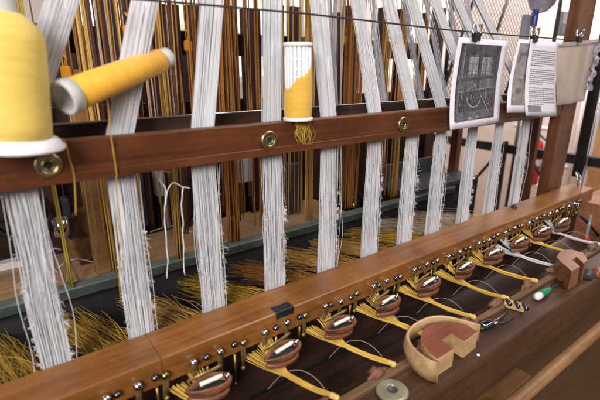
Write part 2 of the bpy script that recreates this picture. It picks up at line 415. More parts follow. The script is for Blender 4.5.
for x in (0.48, 1.33, 2.2):
    b = MB(); b.box((x-0.02, 0.985, -0.20), (x+0.02, 1.085, -0.150)); b.build('spacer', M['dark_wood'], loom)
# batten
BZ1, BZ0, BY0, BY1, BX = -0.645, -0.719, 0.854, 0.975, 2.68
b = MB(); b.box((-0.6, BY0, BZ0), (BX, BY1, BZ1), bev=mm(2.2)); batten = b.build('batten', M['batten'], loom)
b = MB(); b.box((-0.6, BY0+0.05, -0.93), (BX-0.02, BY1-0.01, BZ0-0.002)); b.build('race_board', M['dark_wood'], loom)
p = at(285, 308, y=BY0)
b = MB(); b.box((p.x-0.030, BY0-mm(1.2), BZ1-0.022), (p.x+0.030, BY0+mm(20), BZ1+mm(1)), bev=mm(0.8)); b.build('plate', M['black_metal'], batten)
b = MB(); xs_ = at(152, 345, z=BZ1).x; b.box((xs_, BY0-mm(.25), BZ0+.001), (xs_+mm(.8), BY1+mm(.25), BZ1+mm(.25)), bev=mm(.1)); b.build('joint', M['dark_wood'], batten)
p = at(514, 208, z=BZ1)
b = MB(); b.lathe([(mm(9), 0), (mm(9), mm(4)), (mm(5), mm(6)), (mm(5), mm(11)), (0, mm(11))], (p.x, p.y, BZ1), (0, 0, 1), 14)
b.build('bolt', M['black_metal'], batten)
# pins: ball head with a brass strap reaching down behind the shuttles
def pin(x, kind, drop):
    g = MB(); r = mm(6.6 if kind != 'blue' else 5.4)
    z = -0.684+R.uniform(-.004, .004); y = BY0-mm(6)
    x += R.uniform(-.004, .004)
    g.ball((x, y, z), r, 0, 12)
    if kind != 'blue':
        g.tube([(x, y+mm(1.5), z-mm(1)), (x+mm(.6), y+mm(2.5), z-mm(10)), (x, y+mm(2), z-mm(22)), (x+R.uniform(-.006, .006), y+mm(6), z-drop)], [mm(5.8), mm(4.6), mm(4.8), mm(3.2)], 8, mi=1, flat=0.5)
        g.ball((x, y+mm(5), z-drop), mm(4.2), 1, 10)
    else:
        g.tube([(x, y, z), (x, BY0+mm(2), z)], mm(1.6), 6, mi=1)
        g.tube([(x+mm(2), y+mm(3), BZ0+mm(2)), (x+mm(3), y+mm(8), z-drop)], [mm(2), mm(1.6)], 6, mi=1)
        g.ball((x+mm(3), y+mm(8), z-drop), mm(3.4), 0, 10)
    o = g.build('pin', [M['steel'] if kind == 'steel' else (M['blue_steel'] if kind == 'blue' else M['brass']), M['dull_brass']], batten)
for k in range(-1, 12):
    for off, kd in ((0.095, 'steel'), (0.124, 'blue'), (0.163, 'steel'), (0.205, 'blue'), (0.231, 'brass')):
        if off+0.205*k < BX-0.03: pin(off+0.205*k, kd, R.uniform(.055, .085) if kd == 'brass' else R.uniform(.08, .14))
# trough between batten and shelf
b = MB(); b.box((-0.6, 0.60, -1.02), (3.6, 0.96, -1.0)); b.build('trough_board', M['dark_wood'], loom)
b = MB(); b.box((-0.6, 0.735, -0.955), (3.4, 0.765, -0.925)); b.build('trough_bar', M['lip'] if False else M['shelf'], loom)
# shelf the tools lie on
SZ = -0.795
b = MB(); b.box((-0.6, 0.507, -0.945), (4.6, 0.606, SZ), bev=mm(3)); shelf = b.build('shelf', M['shelf'], loom)
b = MB(); b.box((-0.6, 0.607, -0.90), (4.6, 0.632, SZ+0.012), bev=mm(3)); b.build('inner_lip', M['lip'], loom)
b = MB(); b.tube([(-0.6, 0.455, -0.985), (4.9, 0.455, -0.985)], 0.022, 16); b.build('hand_rail', M['rod_wood'], loom)
b = MB(); b.box((-0.6, 0.62, ZF), (5.0, 0.64, -0.901)); b.build('lower_panel', M['panel'], loom)
for x in (-.2, 3.3):
    b = MB(); b.box((x, 0.51, ZF), (x+.12, 0.60, -0.946)); b.build('front_leg', M['dark_wood_z'], loom)
for x in (-.1, 3.36):
    b = MB(); b.box((x-.015, 0.455, -1.0), (x+.015, 0.507, -.93)); b.build('rail_bracket', M['dark_wood'], loom)
# end post and its irons
pl = at(552, 130, y=1.0); 
b = MB(); b.box((2.42, 0.987, BZ1-0.3), (2.585, 1.045, 1.6), bev=mm(3)); b.build('end_post', M['post_z'], loom)
b = MB(); b.tube([(2.70, 0.96, 1.4), (2.70, 0.96, -0.60)], 0.027, 12); b.build('iron_rod', M['black_metal'], loom)
b = MB()
for k in range(3):
    c = Vector((2.66-0.012*k, 0.93, -0.615+0.018*k)); rad = mm(11)
    b.tube([c+Vector((math.cos(a)*rad, math.sin(a)*rad*(0.3+k*.3), math.sin(a)*rad)) for a in [i*math.pi/8 for i in range(17)]], mm(2.6), 8)
b.tube([(2.66, 0.93, -0.645), (2.66, 0.93, -0.60)], mm(4), 8)
b.build('eye_hook', M['steel'], loom)
# left post behind, black boards standing for the shade under the green rail
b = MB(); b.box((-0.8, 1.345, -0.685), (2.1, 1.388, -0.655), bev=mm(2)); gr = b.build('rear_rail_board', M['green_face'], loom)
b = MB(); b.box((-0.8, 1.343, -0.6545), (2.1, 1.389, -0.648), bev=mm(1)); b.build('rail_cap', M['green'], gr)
b = MB(); b.box((-0.8, 1.39, -1.3), (2.4, 1.41, -0.66)); b.build('shade_panel', M['void'], loom)
b = MB(); b.box((-0.8, 0.97, -1.06), (2.6, 1.39, -1.03)); b.build('shade_board', M['void'], loom)
#@BACK
# ------------------------------------------------------------------ rear frame with dark uprights, behind the cords
fr = thing('upright_rack', 'rack of dark purple-brown upright boards behind the hanging cords', 'rack', (1.0, 1.95, ZF))
boards = [(-6, 30), (60, 72), (80, 89), (93, 99), (107, 126), (132, 139), (146, 158), (163, 172), (174, 184), (192, 206), (213, 236), (246, 262), (272, 285), (292, 301), (312, 322), (336, 341), (346, 356), (380, 387), (398, 403), (421, 425), (432, 441)]
for i, (u0, u1) in enumerate(boards):
    yy = 1.95+0.03*(i % 3)
    x0 = at(u0, 70, y=yy).x; x1 = at(u1, 70, y=yy).x
    b = MB(); b.box((x0, yy, -1.4), (x1, yy+0.05, at(u0, R.uniform(1, 13), y=yy).z if u0 > 140 else 0.9)); b.build('upright', M['dark_wood_z'], fr)
b = MB(); b.box((-0.6, 2.065, 0.06), (2.7, 2.082, 0.17)); b.build('cross_board', M['dark_wood'], fr)
b = MB(); b.box((-0.9, 2.085, -1.3), (2.72, 2.11, -0.16)); b.build('back_board', M['dark_wood'], fr)
# cord bunches
def wig(p0, p1, n, amp, seed, ease=0.0):
    pts = []
    for i in range(n+1):
        t = i/n; p = Vector(p0).lerp(Vector(p1), t)
        d = noise.noise_vector(Vector((seed*13.7, t*3.0, seed)))
        p += Vector((d.x, d.y, 0))*amp
        pts.append(p)
    return pts
cords = [ # u-range at v=60, strands, material, y, bottom z, width at bottom factor
 (75, 78, 2, 'gold_cord', 1.5, -.62, 'two gold cords hanging just right of the big yellow cone'),
 (79, 84, 3, 'orange_cord', 1.62, -.62, 'thin orange cords hanging above the left end of the orange bobbin'),
 (91, 94, 2, 'gold_cord', 1.5, -.62, 'gold cord pair rising behind the middle of the orange bobbin'),
 (99, 105, 3, 'pale_cord', 1.8, -.60, 'pale cords in the light gap above the orange bobbin'),
 (108, 112, 3, 'orange_cord', 1.5, -.62, 'orange cords left of the second white warp strip'),
 (116, 120, 2, 'gold_cord', 1.45, -.62, 'gold cords touching the left edge of the second white warp strip'),
 (147, 152, 4, 'pale_cord', 1.6, -.62, 'pale straw cords right of the second white warp strip'),
 (159, 162, 2, 'gold_cord', 1.5, -.62, 'gold cord pair above the tip of the orange bobbin'),
 (168, 173, 4, 'brown_cord', 1.5, -.62, 'brown cords just right of the orange bobbin tip'),
 (176, 179, 2, 'orange_cord', 1.55, -.62, 'orange cord pair between bobbin tip and third white warp strip'),
 (190, 197, 6, 'rust_yarn', 1.4, -.62, 'rusty cord bunch touching the left edge of third white warp strip'),
 (222, 230, 5, 'rust_yarn', 1.4, -.62, 'rusty cord bunch right of the third white warp strip'),
 (234, 238, 3, 'orange_cord', 1.5, -.62, 'orange cords midway between third and fourth white warp strips'),
 (243, 245, 2, 'pale_cord', 1.6, -.62, 'pale cord pair in the bright gap left of the fourth white warp strip'),
 (250, 261, 8, 'orange_cord', 1.4, -.62, 'thick orange cord bunch touching left edge of the fourth warp strip'),
 (288, 292, 3, 'gold_cord', 1.4, -.62, 'gold cords rising behind the white plastic spool'),
 (300, 311, 7, 'gold_cord', 1.42, -.62, 'gold cord bunch between the white plastic spool and fifth warp strip'),
 (335, 342, 5, 'pale_cord', 1.4, -.62, 'pale and gold cords right of the fifth white warp strip'),
 (344, 352, 5, 'rust_yarn', 1.45, -.62, 'brown-orange cords midway between fifth and sixth warp strips'),
 (354, 358, 3, 'brown_cord', 1.5, -.62, 'brown cords touching left edge of the sixth warp strip'),
 (381, 386, 4, 'gold_cord', 1.42, -.62, 'gold cords right of the sixth white warp strip'),
 (388, 396, 5, 'rust_yarn', 1.4, -.62, 'rusty cords touching left edge of the seventh warp strip'),
 (414, 418, 3, 'pale_cord', 1.42, -.62, 'pale cords right of the seventh warp strip'),
 (420, 425, 4, 'orange_cord', 1.4, -.62, 'orange cords between seventh and eighth warp strips'),
]
for ci, (u0, u1, n, mt, yy, zb, lab) in enumerate(cords):
    b = MB()
    x0 = at(u0, 60, y=yy).x; x1 = at(u1, 60, y=yy).x
    for k in range(n):
        f_ = (k+0.5)/n+R.uniform(-.15, .15)/n
        xx = x0+(x1-x0)*f_; dy = R.uniform(-.04, .04); r = mm(R.uniform(1.0, 2.1))
        b.tube(wig((xx+R.uniform(-.01, .01), yy+dy, 0.95), (xx+R.uniform(-.02, .02), yy+dy*.3, zb), 10, 0.006, R.random()*50), r, 5, R.random())
    tag(b.build('cord_bunch', M[mt]), lab, 'cords', 'cords hanging behind the white warp strips')
xc = ['gold_cord', 'orange_cord', 'rust_yarn', 'gold_cord', 'brown_cord', 'orange_cord', 'pale_cord']
for i in range(46):
    u = 66+i*7.9+R.uniform(-3, 3); yy = R.uniform(1.5, 1.85)
    x = at(u, 60, y=yy).x; b = MB()
    b.tube(wig((x, yy, .95), (x+R.uniform(-.02, .02), yy, -.62 if R.random() < .5 else R.uniform(-.5, -.2)), 10, .007, R.random()*70), mm(R.uniform(1.2, 2.4)), 5, R.uniform(.3, 1))
    if R.random() < .6: b.tube(wig((x+.018, yy+.01, .95), (x+R.uniform(-.01, .03), yy, -.62), 10, .007, R.random()*70), mm(R.uniform(1., 1.8)), 5, R.random())
    tag(b.build('thin_cord', M[xc[i % 7]]), 'thin single cord hanging loosely among the thicker cord bunches', 'cord', 'thin cords among the cord bunches')
# wider yarn bunches seen below the upper rail
bun = [(50, 62, 14, 'olive_yarn', 1.36, 'olive yellow yarn bunch below the rail right of the leftmost warp strip'),
       (99, 112, 10, 'gold_cord', 1.38, 'golden yarn bunch below the rail at left edge of the second warp strip'),
       (167, 183, 14, 'gold_cord', 1.36, 'ochre yarn bunch below the rail left of the third warp strip'),
       (222, 241, 16, 'rust_yarn', 1.38, 'rusty orange yarn bunch below the rail between third and fourth warp strips'),
       (302, 316, 14, 'gold_cord', 1.4, 'ochre yarn bunch below the rail left of the fifth warp strip'),
       (342, 357, 12, 'rust_yarn', 1.42, 'olive brown yarn bunch below the rail between fifth and sixth warp strips'),
       (389, 399, 10, 'gold_cord', 1.42, 'ochre yarn bunch below the rail left of the seventh warp strip')]
for u0, u1, n, mt, yy, lab in bun:
    b = MB(); x0 = at(u0, 200, y=yy).x; x1 = at(u1, 200, y=yy).x
    for k in range(n):
        f_ = (k+0.5)/n; xx = x0+(x1-x0)*f_; dy = R.uniform(-.03, .03)
        b.tube(wig((xx+(f_-.5)*-.03, yy+dy, 0.95), (xx-(f_-.5)*.03, yy+dy*.4, -0.648), 14, 0.008, R.random()*50), mm(R.uniform(1.2, 2.2)), 5, R.random())
    tag(b.build('yarn_bunch', M[mt]), lab, 'yarn', 'yarn bunches below the upper rail')
#@BENCH
# ------------------------------------------------------------------ work bench and things on it
t = thing('work_bench', 'tan wooden work bench seen behind the green rail', 'bench', (0.7, 2.0, ZF))
b = MB(); b.box((-1.2, 1.50, -0.80), (1.5, 1.93, -0.755)); b.build('bench_top', M['bench'], t)
for x in (-1.1, 1.4):
    for y in (1.56, 1.87):
        b = MB(); b.box((x-0.05, y-0.05, ZF), (x+0.05, y+0.05, -0.801)); b.build('leg', M['rod_wood'], t)
BT = -0.754
def bench_pt(u, v): return at(u, v, z=BT)
# small stand with a metal cup
p = bench_pt(72, 286)
t = thing('spool_stand', 'small metal cup on a splayed wire stand on the bench', 'stand', p)
for a in (0.4, 2.5, 4.6):
    b = MB(); b.tube([p+Vector((math.cos(a)*.03, math.sin(a)*.03, 0)), p+Vector((math.cos(a)*.002, math.sin(a)*.002, 0.12)), p+Vector((math.cos(a)*.002, math.sin(a)*.002, .20))], mm(3.2), 6); b.build('wire_leg', M['chrome'], t)
b = MB(); b.lathe([(0, .20), (mm(16), .20), (mm(17), .26), (mm(14), .26), (mm(14), .22), (0, .22)], p, seg=20); b.build('cup', M['steel'], t)
# wooden wheel
p = bench_pt(88, 262)
t = thing('wooden_pulley', 'round brown wooden wheel standing on the bench by a brown post', 'pulley', p)
b = MB(); b.lathe([(0, 0), (.11, 0), (.11, .025), (.095, .03), (.03, .03), (.03, .045), (0, .045)], p+Vector((0, 0, .125)), (0.75, -0.66, 0), 36); b.build('disc', M['rod_wood'], t)
b = MB(); b.box(p+Vector((-.03, -.02, 0)), p+Vector((.05, .05, .02))); b.build('foot', M['dark_wood'], t)
p = bench_pt(104, 272)
b = MB(); b.box(p+Vector((-.028, -.02, 0)), p+Vector((.028, .03, .75)), bev=mm(4)); tag(b.build('wooden_post', M['rod_wood'], origin=p), 'worn brown post rising from the bench left of second warp strip', 'post')
# slate weights hanging on cords
for (u0, v0, u1, v1, yy, lab) in ((62, 200, 76, 239, 1.62, 'dark grey weight hanging right of the leftmost warp strip'),
                              (8, 222, 20, 262, 1.62, 'blue-grey weight hanging at the far left edge'),
                              (139, 170, 149, 226, 1.7, 'tall dark weight hanging right of the second warp strip'),
                              (286, 165, 301, 213, 1.75, 'dark blue-grey weight hanging right of the fourth warp strip')):
    a_, c_ = at(u0, v0, y=yy), at(u1, v1, y=yy)
    t = thing('hanging_weight', lab, 'weight', ((a_.x+c_.x)/2, yy+.03, c_.z), 'weights hanging behind the rail')
    b = MB(); b.box((a_.x, yy, c_.z), (c_.x, yy+.06, a_.z), bev=mm(3)); b.build('block', M['weight'], t)
    b = MB(); b.tube([((a_.x+c_.x)/2, yy+.03, a_.z), ((a_.x+c_.x)/2, yy+.03, 0.9)], mm(1.5), 5); b.build('cord', M['brown_cord'], t)
# pale box, dark boxes at the back of the bench
for (u0, v0, u1, v1, yy, m_, nm, lab, cat) in (
    (239, 160, 253, 181, 1.9, 'grey_panel_light', 'carton', 'pale grey carton hanging below the rail right of the third strip', 'box'),
    (155, 172, 164, 196, 1.8, 'grey_panel_light', 'paper_tag', 'pale grey card tag behind the white loops', 'tag')):
    a_, c_ = at(u0, v0, y=yy), at(u1, v1, y=yy)
    b = MB(); b.box((a_.x, yy, c_.z), (c_.x, yy+.05, a_.z), bev=mm(2)); tag(b.build(nm, M[m_]), lab, cat)
p = at(384, 232, y=1.5); q = at(430, 215, y=1.5)
t = thing('metal_tray', 'grey metal tray on the rear rail at right of the seventh warp strip', 'tray', (p.x, 1.5, -.66))
b = MB(); b.box((p.x, 1.36, -.647), (q.x+.25, 1.62, -.62)); b.build('base', M['weight'], t)
b = MB(); b.box((p.x, 1.60, -.619), (q.x+.25, 1.62, -.53)); b.build('rim', M['weight'], t)
p = at(0, 275, y=1.9); q = at(26, 262, y=1.9)
b = MB(); b.box((p.x-.4, 1.88, p.z), (q.x, 1.925, q.z+.02)); tag(b.build('white_strip', M['white_paint']), 'pale grey painted strip at the back of the bench far left', 'strip')
b = MB(); b.box((-1.3, 2.92, -1.2), (1.35, 3.3, 0.1)); b.build
cab = thing('dark_cabinet', 'dark cabinet standing behind the bench', 'cabinet', (0, 3.1, ZF))
b.build('carcass', M['dark_wood_z'], cab)
for i in range(5):
    b = MB(); b.box((-1.25+i*.52, 2.905, -1.1), (-.77+i*.52, 2.919, .05)); b.build('door', M['dark_wood_z'], cab)
for (u, v, rr0, lb) in ((205, 226, .085, 'dark iron pulley behind the third white warp strip'), (262, 215, .07, 'dark iron pulley low between third and fourth warp strips'), (352, 205, .09, 'dark iron pulley low between fifth and sixth warp strips'), (18, 215, .10, 'dark iron pulley behind the leftmost warp strip')):
    q = at(u, v, y=1.9)
    t = thing('iron_pulley', lb, 'pulley', q, 'iron pulleys in the dark rack')
    b = MB()
    b.lathe([(rr0*.82, -.012), (rr0, -.016), (rr0*.93, 0), (rr0, .016), (rr0*.82, .012), (rr0*.82, -.012)], q, (.2, 1, 0), 30); b.build('rim', M['black_metal'], t)
    for i in range(3):
        b = MB(); d = Vector((math.cos(i*1.047+.3)*rr0*.83, -.2*math.cos(i*1.047+.3)*rr0*.83, math.sin(i*1.047+.3)*rr0*.83)); b.tube([q-d, q+d], .007, 6); b.build('spoke', M['black_metal'], t)
    b = MB(); b.tube([q+Vector((-.004, -.02, 0)), q+Vector((.01, .06, 0))], .014, 10); b.build('axle', M['steel'], t)
for (u, v, lb) in ((128, 31, 'small orange clip on a cord above the orange bobbin'), (188, 46, 'small orange clip in the light gap left of the third warp strip'), (66, 72, 'small orange clip by the cone shoulder'), (345, 40, 'small orange clip between fifth and sixth warp strips')):
    q = at(u, v, y=1.48); b = MB(); b.box(q+Vector((-.014, -.008, -.018)), q+Vector((.014, .008, .018)), bev=mm(3)); b.tube([q+Vector((0, 0, .017)), q+Vector((.006, 0, .04)), q+Vector((-.004, 0, .055))], mm(2.2), 6)
    tag(b.build('cord_clip', M['tube_plain']), lb, 'clip', 'orange clips on the cords')
for (P_, lb) in (([(58, 268), (66, 262), (78, 259), (96, 262), (110, 258)], 'pale looped cable lying across the bench'), ([(150, 232), (172, 226), (188, 232), (200, 228)], 'pale cable sagging behind the ochre bunch')):
    b = MB(); b.tube(smooth([at(u, v, y=1.66) for u, v in P_]), mm(1.5), 6); tag(b.build('cable', M['grey_card']), lb, 'cable')
#@WARPS
# ------------------------------------------------------------------ white warp strips
def strip(n, xb, top, label, width=0.060, mat='white_yarn'):
    """one strip of white warp: threads fan from the top, pass behind the upper rail, drop to the batten"""
    b = MB(); N = 92
    ztop = 0.62
    zr = -0.17; zb = -0.735
    for i in range(N):
        f_ = (i+0.5)/N-0.5
        f_ += 0.012*math.sin(i*2.4+n)+R.uniform(-.008, .008)      # threads bunch into small groups
        lay = 0.010*(1 if i % 2 else -1)
        sd = R.random()*90
        fr_ = f_*(1+R.uniform(-.02, .02))+.012*math.sin(i*0.9+n*2)+(R.gauss(0, .07) if i % 9 == 0 else 0)
        pts = []
        for j in range(13):                                       # upper part
            t = j/12.0; z = ztop+(zr-ztop)*t
            wv = math.sin(t*math.pi)
            xx = top[0]*(1-t)+(xb)*t + f_*width*(0.9*(1-t)+1.0*t) + 0.004*noise.noise(Vector((sd, t*3, n)))*wv
            yy = top[1]*(1-t)+YW*t + lay*0.4
            pts.append(Vector((xx, yy, z)))
        for j in range(1, 17):                                    # lower part
            t = j/16.0; z = zr+(zb-zr)*t
            wob = 0.006*noise.noise(Vector((sd, t*4, n+7)))*math.sin(min(1, t*1.1)*math.pi)+.005*noise.noise(Vector((t*2.5, n*5.1, f_*1.5)))*math.sin(t*math.pi)
            xx = xb+fr_*width*(1+0.06*math.sin(t*math.pi))+wob
            yy = YW+lay*(0.3+1.0*t)+wob*.6+.008*noise.noise(Vector((sd, 2.2, t)))*math.sin(t*math.pi)
            pts.append(Vector((xx, yy, z)))
        b.tube(pts, mm(R.uniform(0.42, 0.66)), 4, R.random()**0.6, cap=False)
    # broken fibres: short fuzz standing out from the strip
    for k in range(110):
        t = min(1, max(0, R.gauss(.62, .24))); z = zr+(zb-zr)*(0.15+0.75*t)
        f_ = R.uniform(-.5, .5) if R.random() < .45 else R.choice((-.5, .5))*R.uniform(.9, 1.05)
        p = Vector((xb+f_*width, YW-0.012-R.uniform(0, .004), z))
        d = Vector((R.gauss(.2 if f_ > 0 else -.2, .6)*0.010, -abs(R.gauss(0, .5))*0.009, R.gauss(-.2, .8)*0.011))
        b.tube([p-d*.3, p+d*.5+Vector((0, 0, .002)), p+d*1.1+Vector((R.uniform(-.004, .004), 0, R.uniform(-.006, .002)))], mm(R.uniform(.16, .30)), 4, .8, cap=False)
    for k in range(9):                                            # little cottony clumps on the edges
        z = zr+(zb-zr)*R.uniform(.35, .85); sgn = R.choice((-1, 1))
        p = Vector((xb+sgn*width*.5, YW-.012, z))
        for q in range(7):
            d = Vector((sgn*R.uniform(0, .010), -R.uniform(0, .006), R.uniform(-.010, .010)))
            b.tube([p, p+d*.6+Vector((0, 0, R.uniform(-.003, .003))), p+d], mm(.4), 4, .8, cap=False)
    # a few loose threads beside it
    for k in range(R.choice((1, 2, 2))):
        xx = xb+R.choice((-1, 1))*width*R.uniform(.55, .68)
        b.tube(wig((xx, YW-.01, zr), (xx+R.uniform(-.006, .006), YW-.015, zb), 14, .016, R.random()*60), mm(.45), 4, .9, cap=False)
    return tag(b.build('warp_strip', M[mat]), label, 'warp yarn', 'white warp strips hanging behind the rails')
xb0 = [0.028, 0.224, 0.427, 0.635, 0.846, 1.050, 1.247, 1.421, 1.637, 1.845, 2.081]
topu = [63, 146, 214, 274, 320, 360, 390, 414, 437, 459, 480]
lab = ['leftmost white warp strip, hanging beside the big yellow cone', 'white warp strip crossed by the orange bobbin',
       'white warp strip midway between orange bobbin and white plastic spool', 'white warp strip just left of the white plastic spool',
       'white warp strip just right of the white plastic spool', 'sixth white warp strip from left, two right of the plastic spool',
       'white warp strip just left of the third brass grommet', 'white warp strip dropping just left of the hanging photo print',
       'white warp strip dropping below the left half of the photo print', 'white warp strip dropping under the gap between the two prints',
       'rightmost white warp strip, nearest the end post']
for n in range(11):
    tp = at(topu[n], 0, y=YW+0.0)
    k = (0.62+0.17)/(tp.z+0.17)           # extend the lean up to the top of the strip
    tx = xb0[n]+(tp.x-xb0[n])*k
    strip(n, xb0[n], (tx, YW+0.02), lab[n], 0.060 if n < 8 else 0.056)
# second layer: greyer strips at the back, only above the rails
def back_strip(p0, p1, yy, label, wd, n):
    b = MB(); a_ = at(*p0, y=yy); c_ = at(*p1, y=yy)
    d = (a_-c_); a_ = c_+d*1.5
    for i in range(26):
        f_ = (i+.5)/26-.5+R.uniform(-.01, .01)
        b.tube(wig(a_+Vector((f_*wd, R.uniform(-.006, .006), 0)), c_+Vector((f_*wd, R.uniform(-.006, .006), 0)), 10, .004, R.random()*60), mm(R.uniform(.5, .75)), 4, R.random(), cap=False)
    tag(b.build('rear_warp_strip', M['grey_yarn']), label, 'warp yarn', 'greyer warp strips of the rear layer')
for k, (p0, p1, lb) in enumerate([((332, 0), (334, 108), 'narrow grey strip right of the strip by the plastic spool'),
     ((372, 0), (384, 106), 'narrow grey strip between the sixth and seventh warp strips'),
     ((404, 0), (422, 104), 'grey rear strip right of the seventh warp strip'),
     ((426, 0), (446, 100), 'grey rear strip just left of the photo print'),
     ((448, 0), (470, 98), 'grey rear strip crossing the mesh screen left of the first clip'),
     ((466, 0), (487, 96), 'grey rear strip crossing the mesh screen right of the first clip')]):
    back_strip(p0, p1, 1.18, lb, 0.036, k)
# yellow warp sheets entering under the batten from behind
tl = ['leftmost yellow warp tuft behind the batten at the frame edge', 'yellow warp tuft behind the batten between the first two white strips',
      'yellow warp tuft behind the batten between second and third white strips', 'dull gold warp tuft between third and fourth white strips',
      'rusty gold warp tuft between fourth and fifth white strips', 'gold warp tuft between fifth and sixth white strips',
      'gold warp tuft between sixth and seventh white strips', 'pale warp tuft between seventh and eighth white strips',
      'pale warp tuft between eighth and ninth white strips', 'pale warp tuft between ninth and tenth white strips']
tm = ['ochre_yarn', 'ochre_yarn', 'gold_cord', 'ochre_yarn', 'rust_yarn', 'gold_cord', 'gold_cord', 'ochre_yarn', 'pale_cord', 'pale_cord']
for n in range(10):
    b = MB(); x = 0.205*n-0.035
    for k in range(120):
        f_ = R.uniform(-.5, .5); g_ = f_*.85+R.gauss(0, .16)
        y0 = 1.385 if R.random() < .6 else R.uniform(1.24, 1.36)
        p1 = Vector((x+.005+g_*.12, 0.985, -0.705+R.uniform(-.02, .022)))
        p0 = Vector((x-0.085+f_*.10, y0, -0.765+R.uniform(-.03, .03)))
        pm = p0.lerp(p1, .5)+Vector((R.uniform(-.006, .006), 0, R.uniform(.0, .020)))
        b.tube([p0, p0.lerp(pm, .5)+Vector((R.gauss(0, .003), 0, R.gauss(.001, .003))), pm, pm.lerp(p1, .5)+Vector((R.gauss(0, .0015), 0, R.gauss(.002, .002))), p1], mm(R.uniform(.24, .5)), 4, R.random(), cap=False)
    for k in range(9):                       # stray ends
        p0 = Vector((x-.05+R.uniform(-.07, .07), 1.25, -.74+R.uniform(-.02, .04)))
        p1 = Vector((x+.02+R.uniform(-.07, .07), 1.0, -.69))
        b.tube([p0, p0.lerp(p1, .5)+Vector((0, 0, .015)), p1], mm(.55), 4, R.random(), cap=False)
    tag(b.build('yarn_tuft', M[tm[n]]), tl[n], 'yarn', 'yellow warp sheets behind the batten')
#@SHUTTLES
# ------------------------------------------------------------------ shuttles under the batten
def leather_arm(b, pts, r0, r1):
    n = len(pts); P = [Vector(p) for p in pts]
    b.tube(P, [r0+(r1-r0)*i/(n-1) for i in range(n)], 8, flat=1.0)
def make_shuttle(o):
    x, y, z = o
    t = thing('shuttle', '', 'shuttle', o, 'leather loop shuttles under the batten')
    b = MB()                                                     # boat-like shell: rounded at right, two thin walls meeting at left
    def wall(path, hs, th, b):
        vs = []; n = len(path)
        for i, p in enumerate(path):
            tn = (path[min(i+1, n-1)]-path[max(i-1, 0)]); tn.z = 0; tn.normalize()
            nr = Vector((tn.y, -tn.x, 0)); h_ = hs[i]; zz = Vector((0, 0, 1))
            for a_, c_ in ((-.5, .8), (.1, 1.0), (.5, .7), (.75, 0), (.5, -.8), (0, -1), (-.5, -.7), (-.35, 0)):
                vs.append(p+nr*th*a_+zz*h_*c_*.5)
        fs = []
        for i in range(n-1):
            for k in range(8): fs.append([i*8+k, i*8+(k+1) % 8, (i+1)*8+(k+1) % 8, (i+1)*8+k])
        fs += [list(range(8)), [(n-1)*8+k for k in range(8)][::-1]]
        b.add(vs, fs)
    def outline(dx, dy, dz, L, W):
        pts = []
        for i in range(25):
            a_ = -math.pi+2*math.pi*i/24
            cx = math.cos(a_); sn = math.sin(a_)
            px = cx*L*(1.0 if cx > 0 else 1.35); py = sn*W*(1.0 if cx > 0 else 1-.45*cx*cx)
            pts.append(Vector((x+dx+px, y+dy+py, z+dz+sn*mm(2)-(cx < 0)*abs(cx)*mm(1))))
        return pts
    pth = outline(0, 0, 0, mm(30), mm(15))[:-1]; n = len(pth)
    c0 = Vector((x, y, z))
    def rings(spec, b):
        vs = []; fs = []
        for (k, h) in spec:
            for p in pth: 
                q = (p.x-c0.x)/mm(30); tp = 1.0 if q > -.2 else max(.4, 1+.55*(q+.2))
                d = noise.noise_vector(p*9+Vector((0, 0, h*40)))*mm(1.6)
                vs.append(Vector((c0.x+(p.x-c0.x)*k, c0.y+(p.y-c0.y)*k, p.z+(h*tp if h > 0 else h)))+d)
        for j in range(len(spec)-1):
            for i in range(n): fs.append([j*n+i, j*n+(i+1) % n, (j+1)*n+(i+1) % n, (j+1)*n+i])
        fs.append([i for i in range(n)][::-1]); fs.append([(len(spec)-1)*n+i for i in range(n)])
        b.add(vs, fs)
    rings([(.80, -mm(5)), (.95, -mm(4.5)), (1.02, -mm(1)), (1.04, mm(3)), (1.02, mm(8)), (.97, mm(10)), (.88, mm(10)), (.80, mm(8)), (.76, -mm(2)), (.70, -mm(3))], b)
    b.build('upper_shell', M['leather'], t)
    b = MB(); rings([(.74, -mm(1.8)), (.60, -mm(1.7))], b); b.build('cavity_shade', M['void'], t)  # blackened floor standing for the shade inside the hollow
    b = MB(); c0 = Vector((x-mm(1), y-mm(4), z)); rings([(.72, -mm(20)), (.86, -mm(19.5)), (.94, -mm(17)), (.95, -mm(13)), (.90, -mm(10.5)), (.78, -mm(10))], b); b.build('lower_shell', M['leather'], t)
    b = MB(); c0 = Vector((x+mm(2), y, z)); rings([(.66, -mm(14)), (.66, -mm(4.6))], b); b.build('core', M['void'], t)  # black block painting in the shade between the two shells
    b = MB(); a_ = Vector((x-mm(19), y-mm(1), z+mm(7))); c_ = Vector((x+mm(17), y+mm(2), z+mm(12)))
    ax = (c_-a_); l = ax.length
    b.lathe([(0, 0), (mm(3.2), 0), (mm(3.5), l*.1), (mm(3.6), l*.85), (mm(2.6), l), (0, l)], a_, ax, 12); b.build('bobbin', M['bobbin_white'], t)
    b = MB(); b.ball((x+mm(24), y+mm(2), z+mm(9)), mm(5), 0); b.ball((x-mm(12), y+mm(6), z-mm(1)), mm(4.2), 0)
    b.ball((x+mm(8), y-mm(8), z-mm(9)), mm(3.8), 0)
    b.tube([(x-mm(8), y-mm(6), z-mm(10)), (x+mm(16), y-mm(3), z-mm(6))], mm(2.0), 8)
    b.build('roller', M['steel'], t)
    b = MB(); b.tube([(x-mm(34), y+mm(13), z+mm(7)), (x-mm(5), y+mm(16), z+mm(12)), (x+mm(12), y+mm(17), z+mm(16)), (x+mm(20), y+mm(18), z+mm(18))], mm(3.4), 8, flat=.5); b.build('strap', M['dull_brass'], t)
    return t
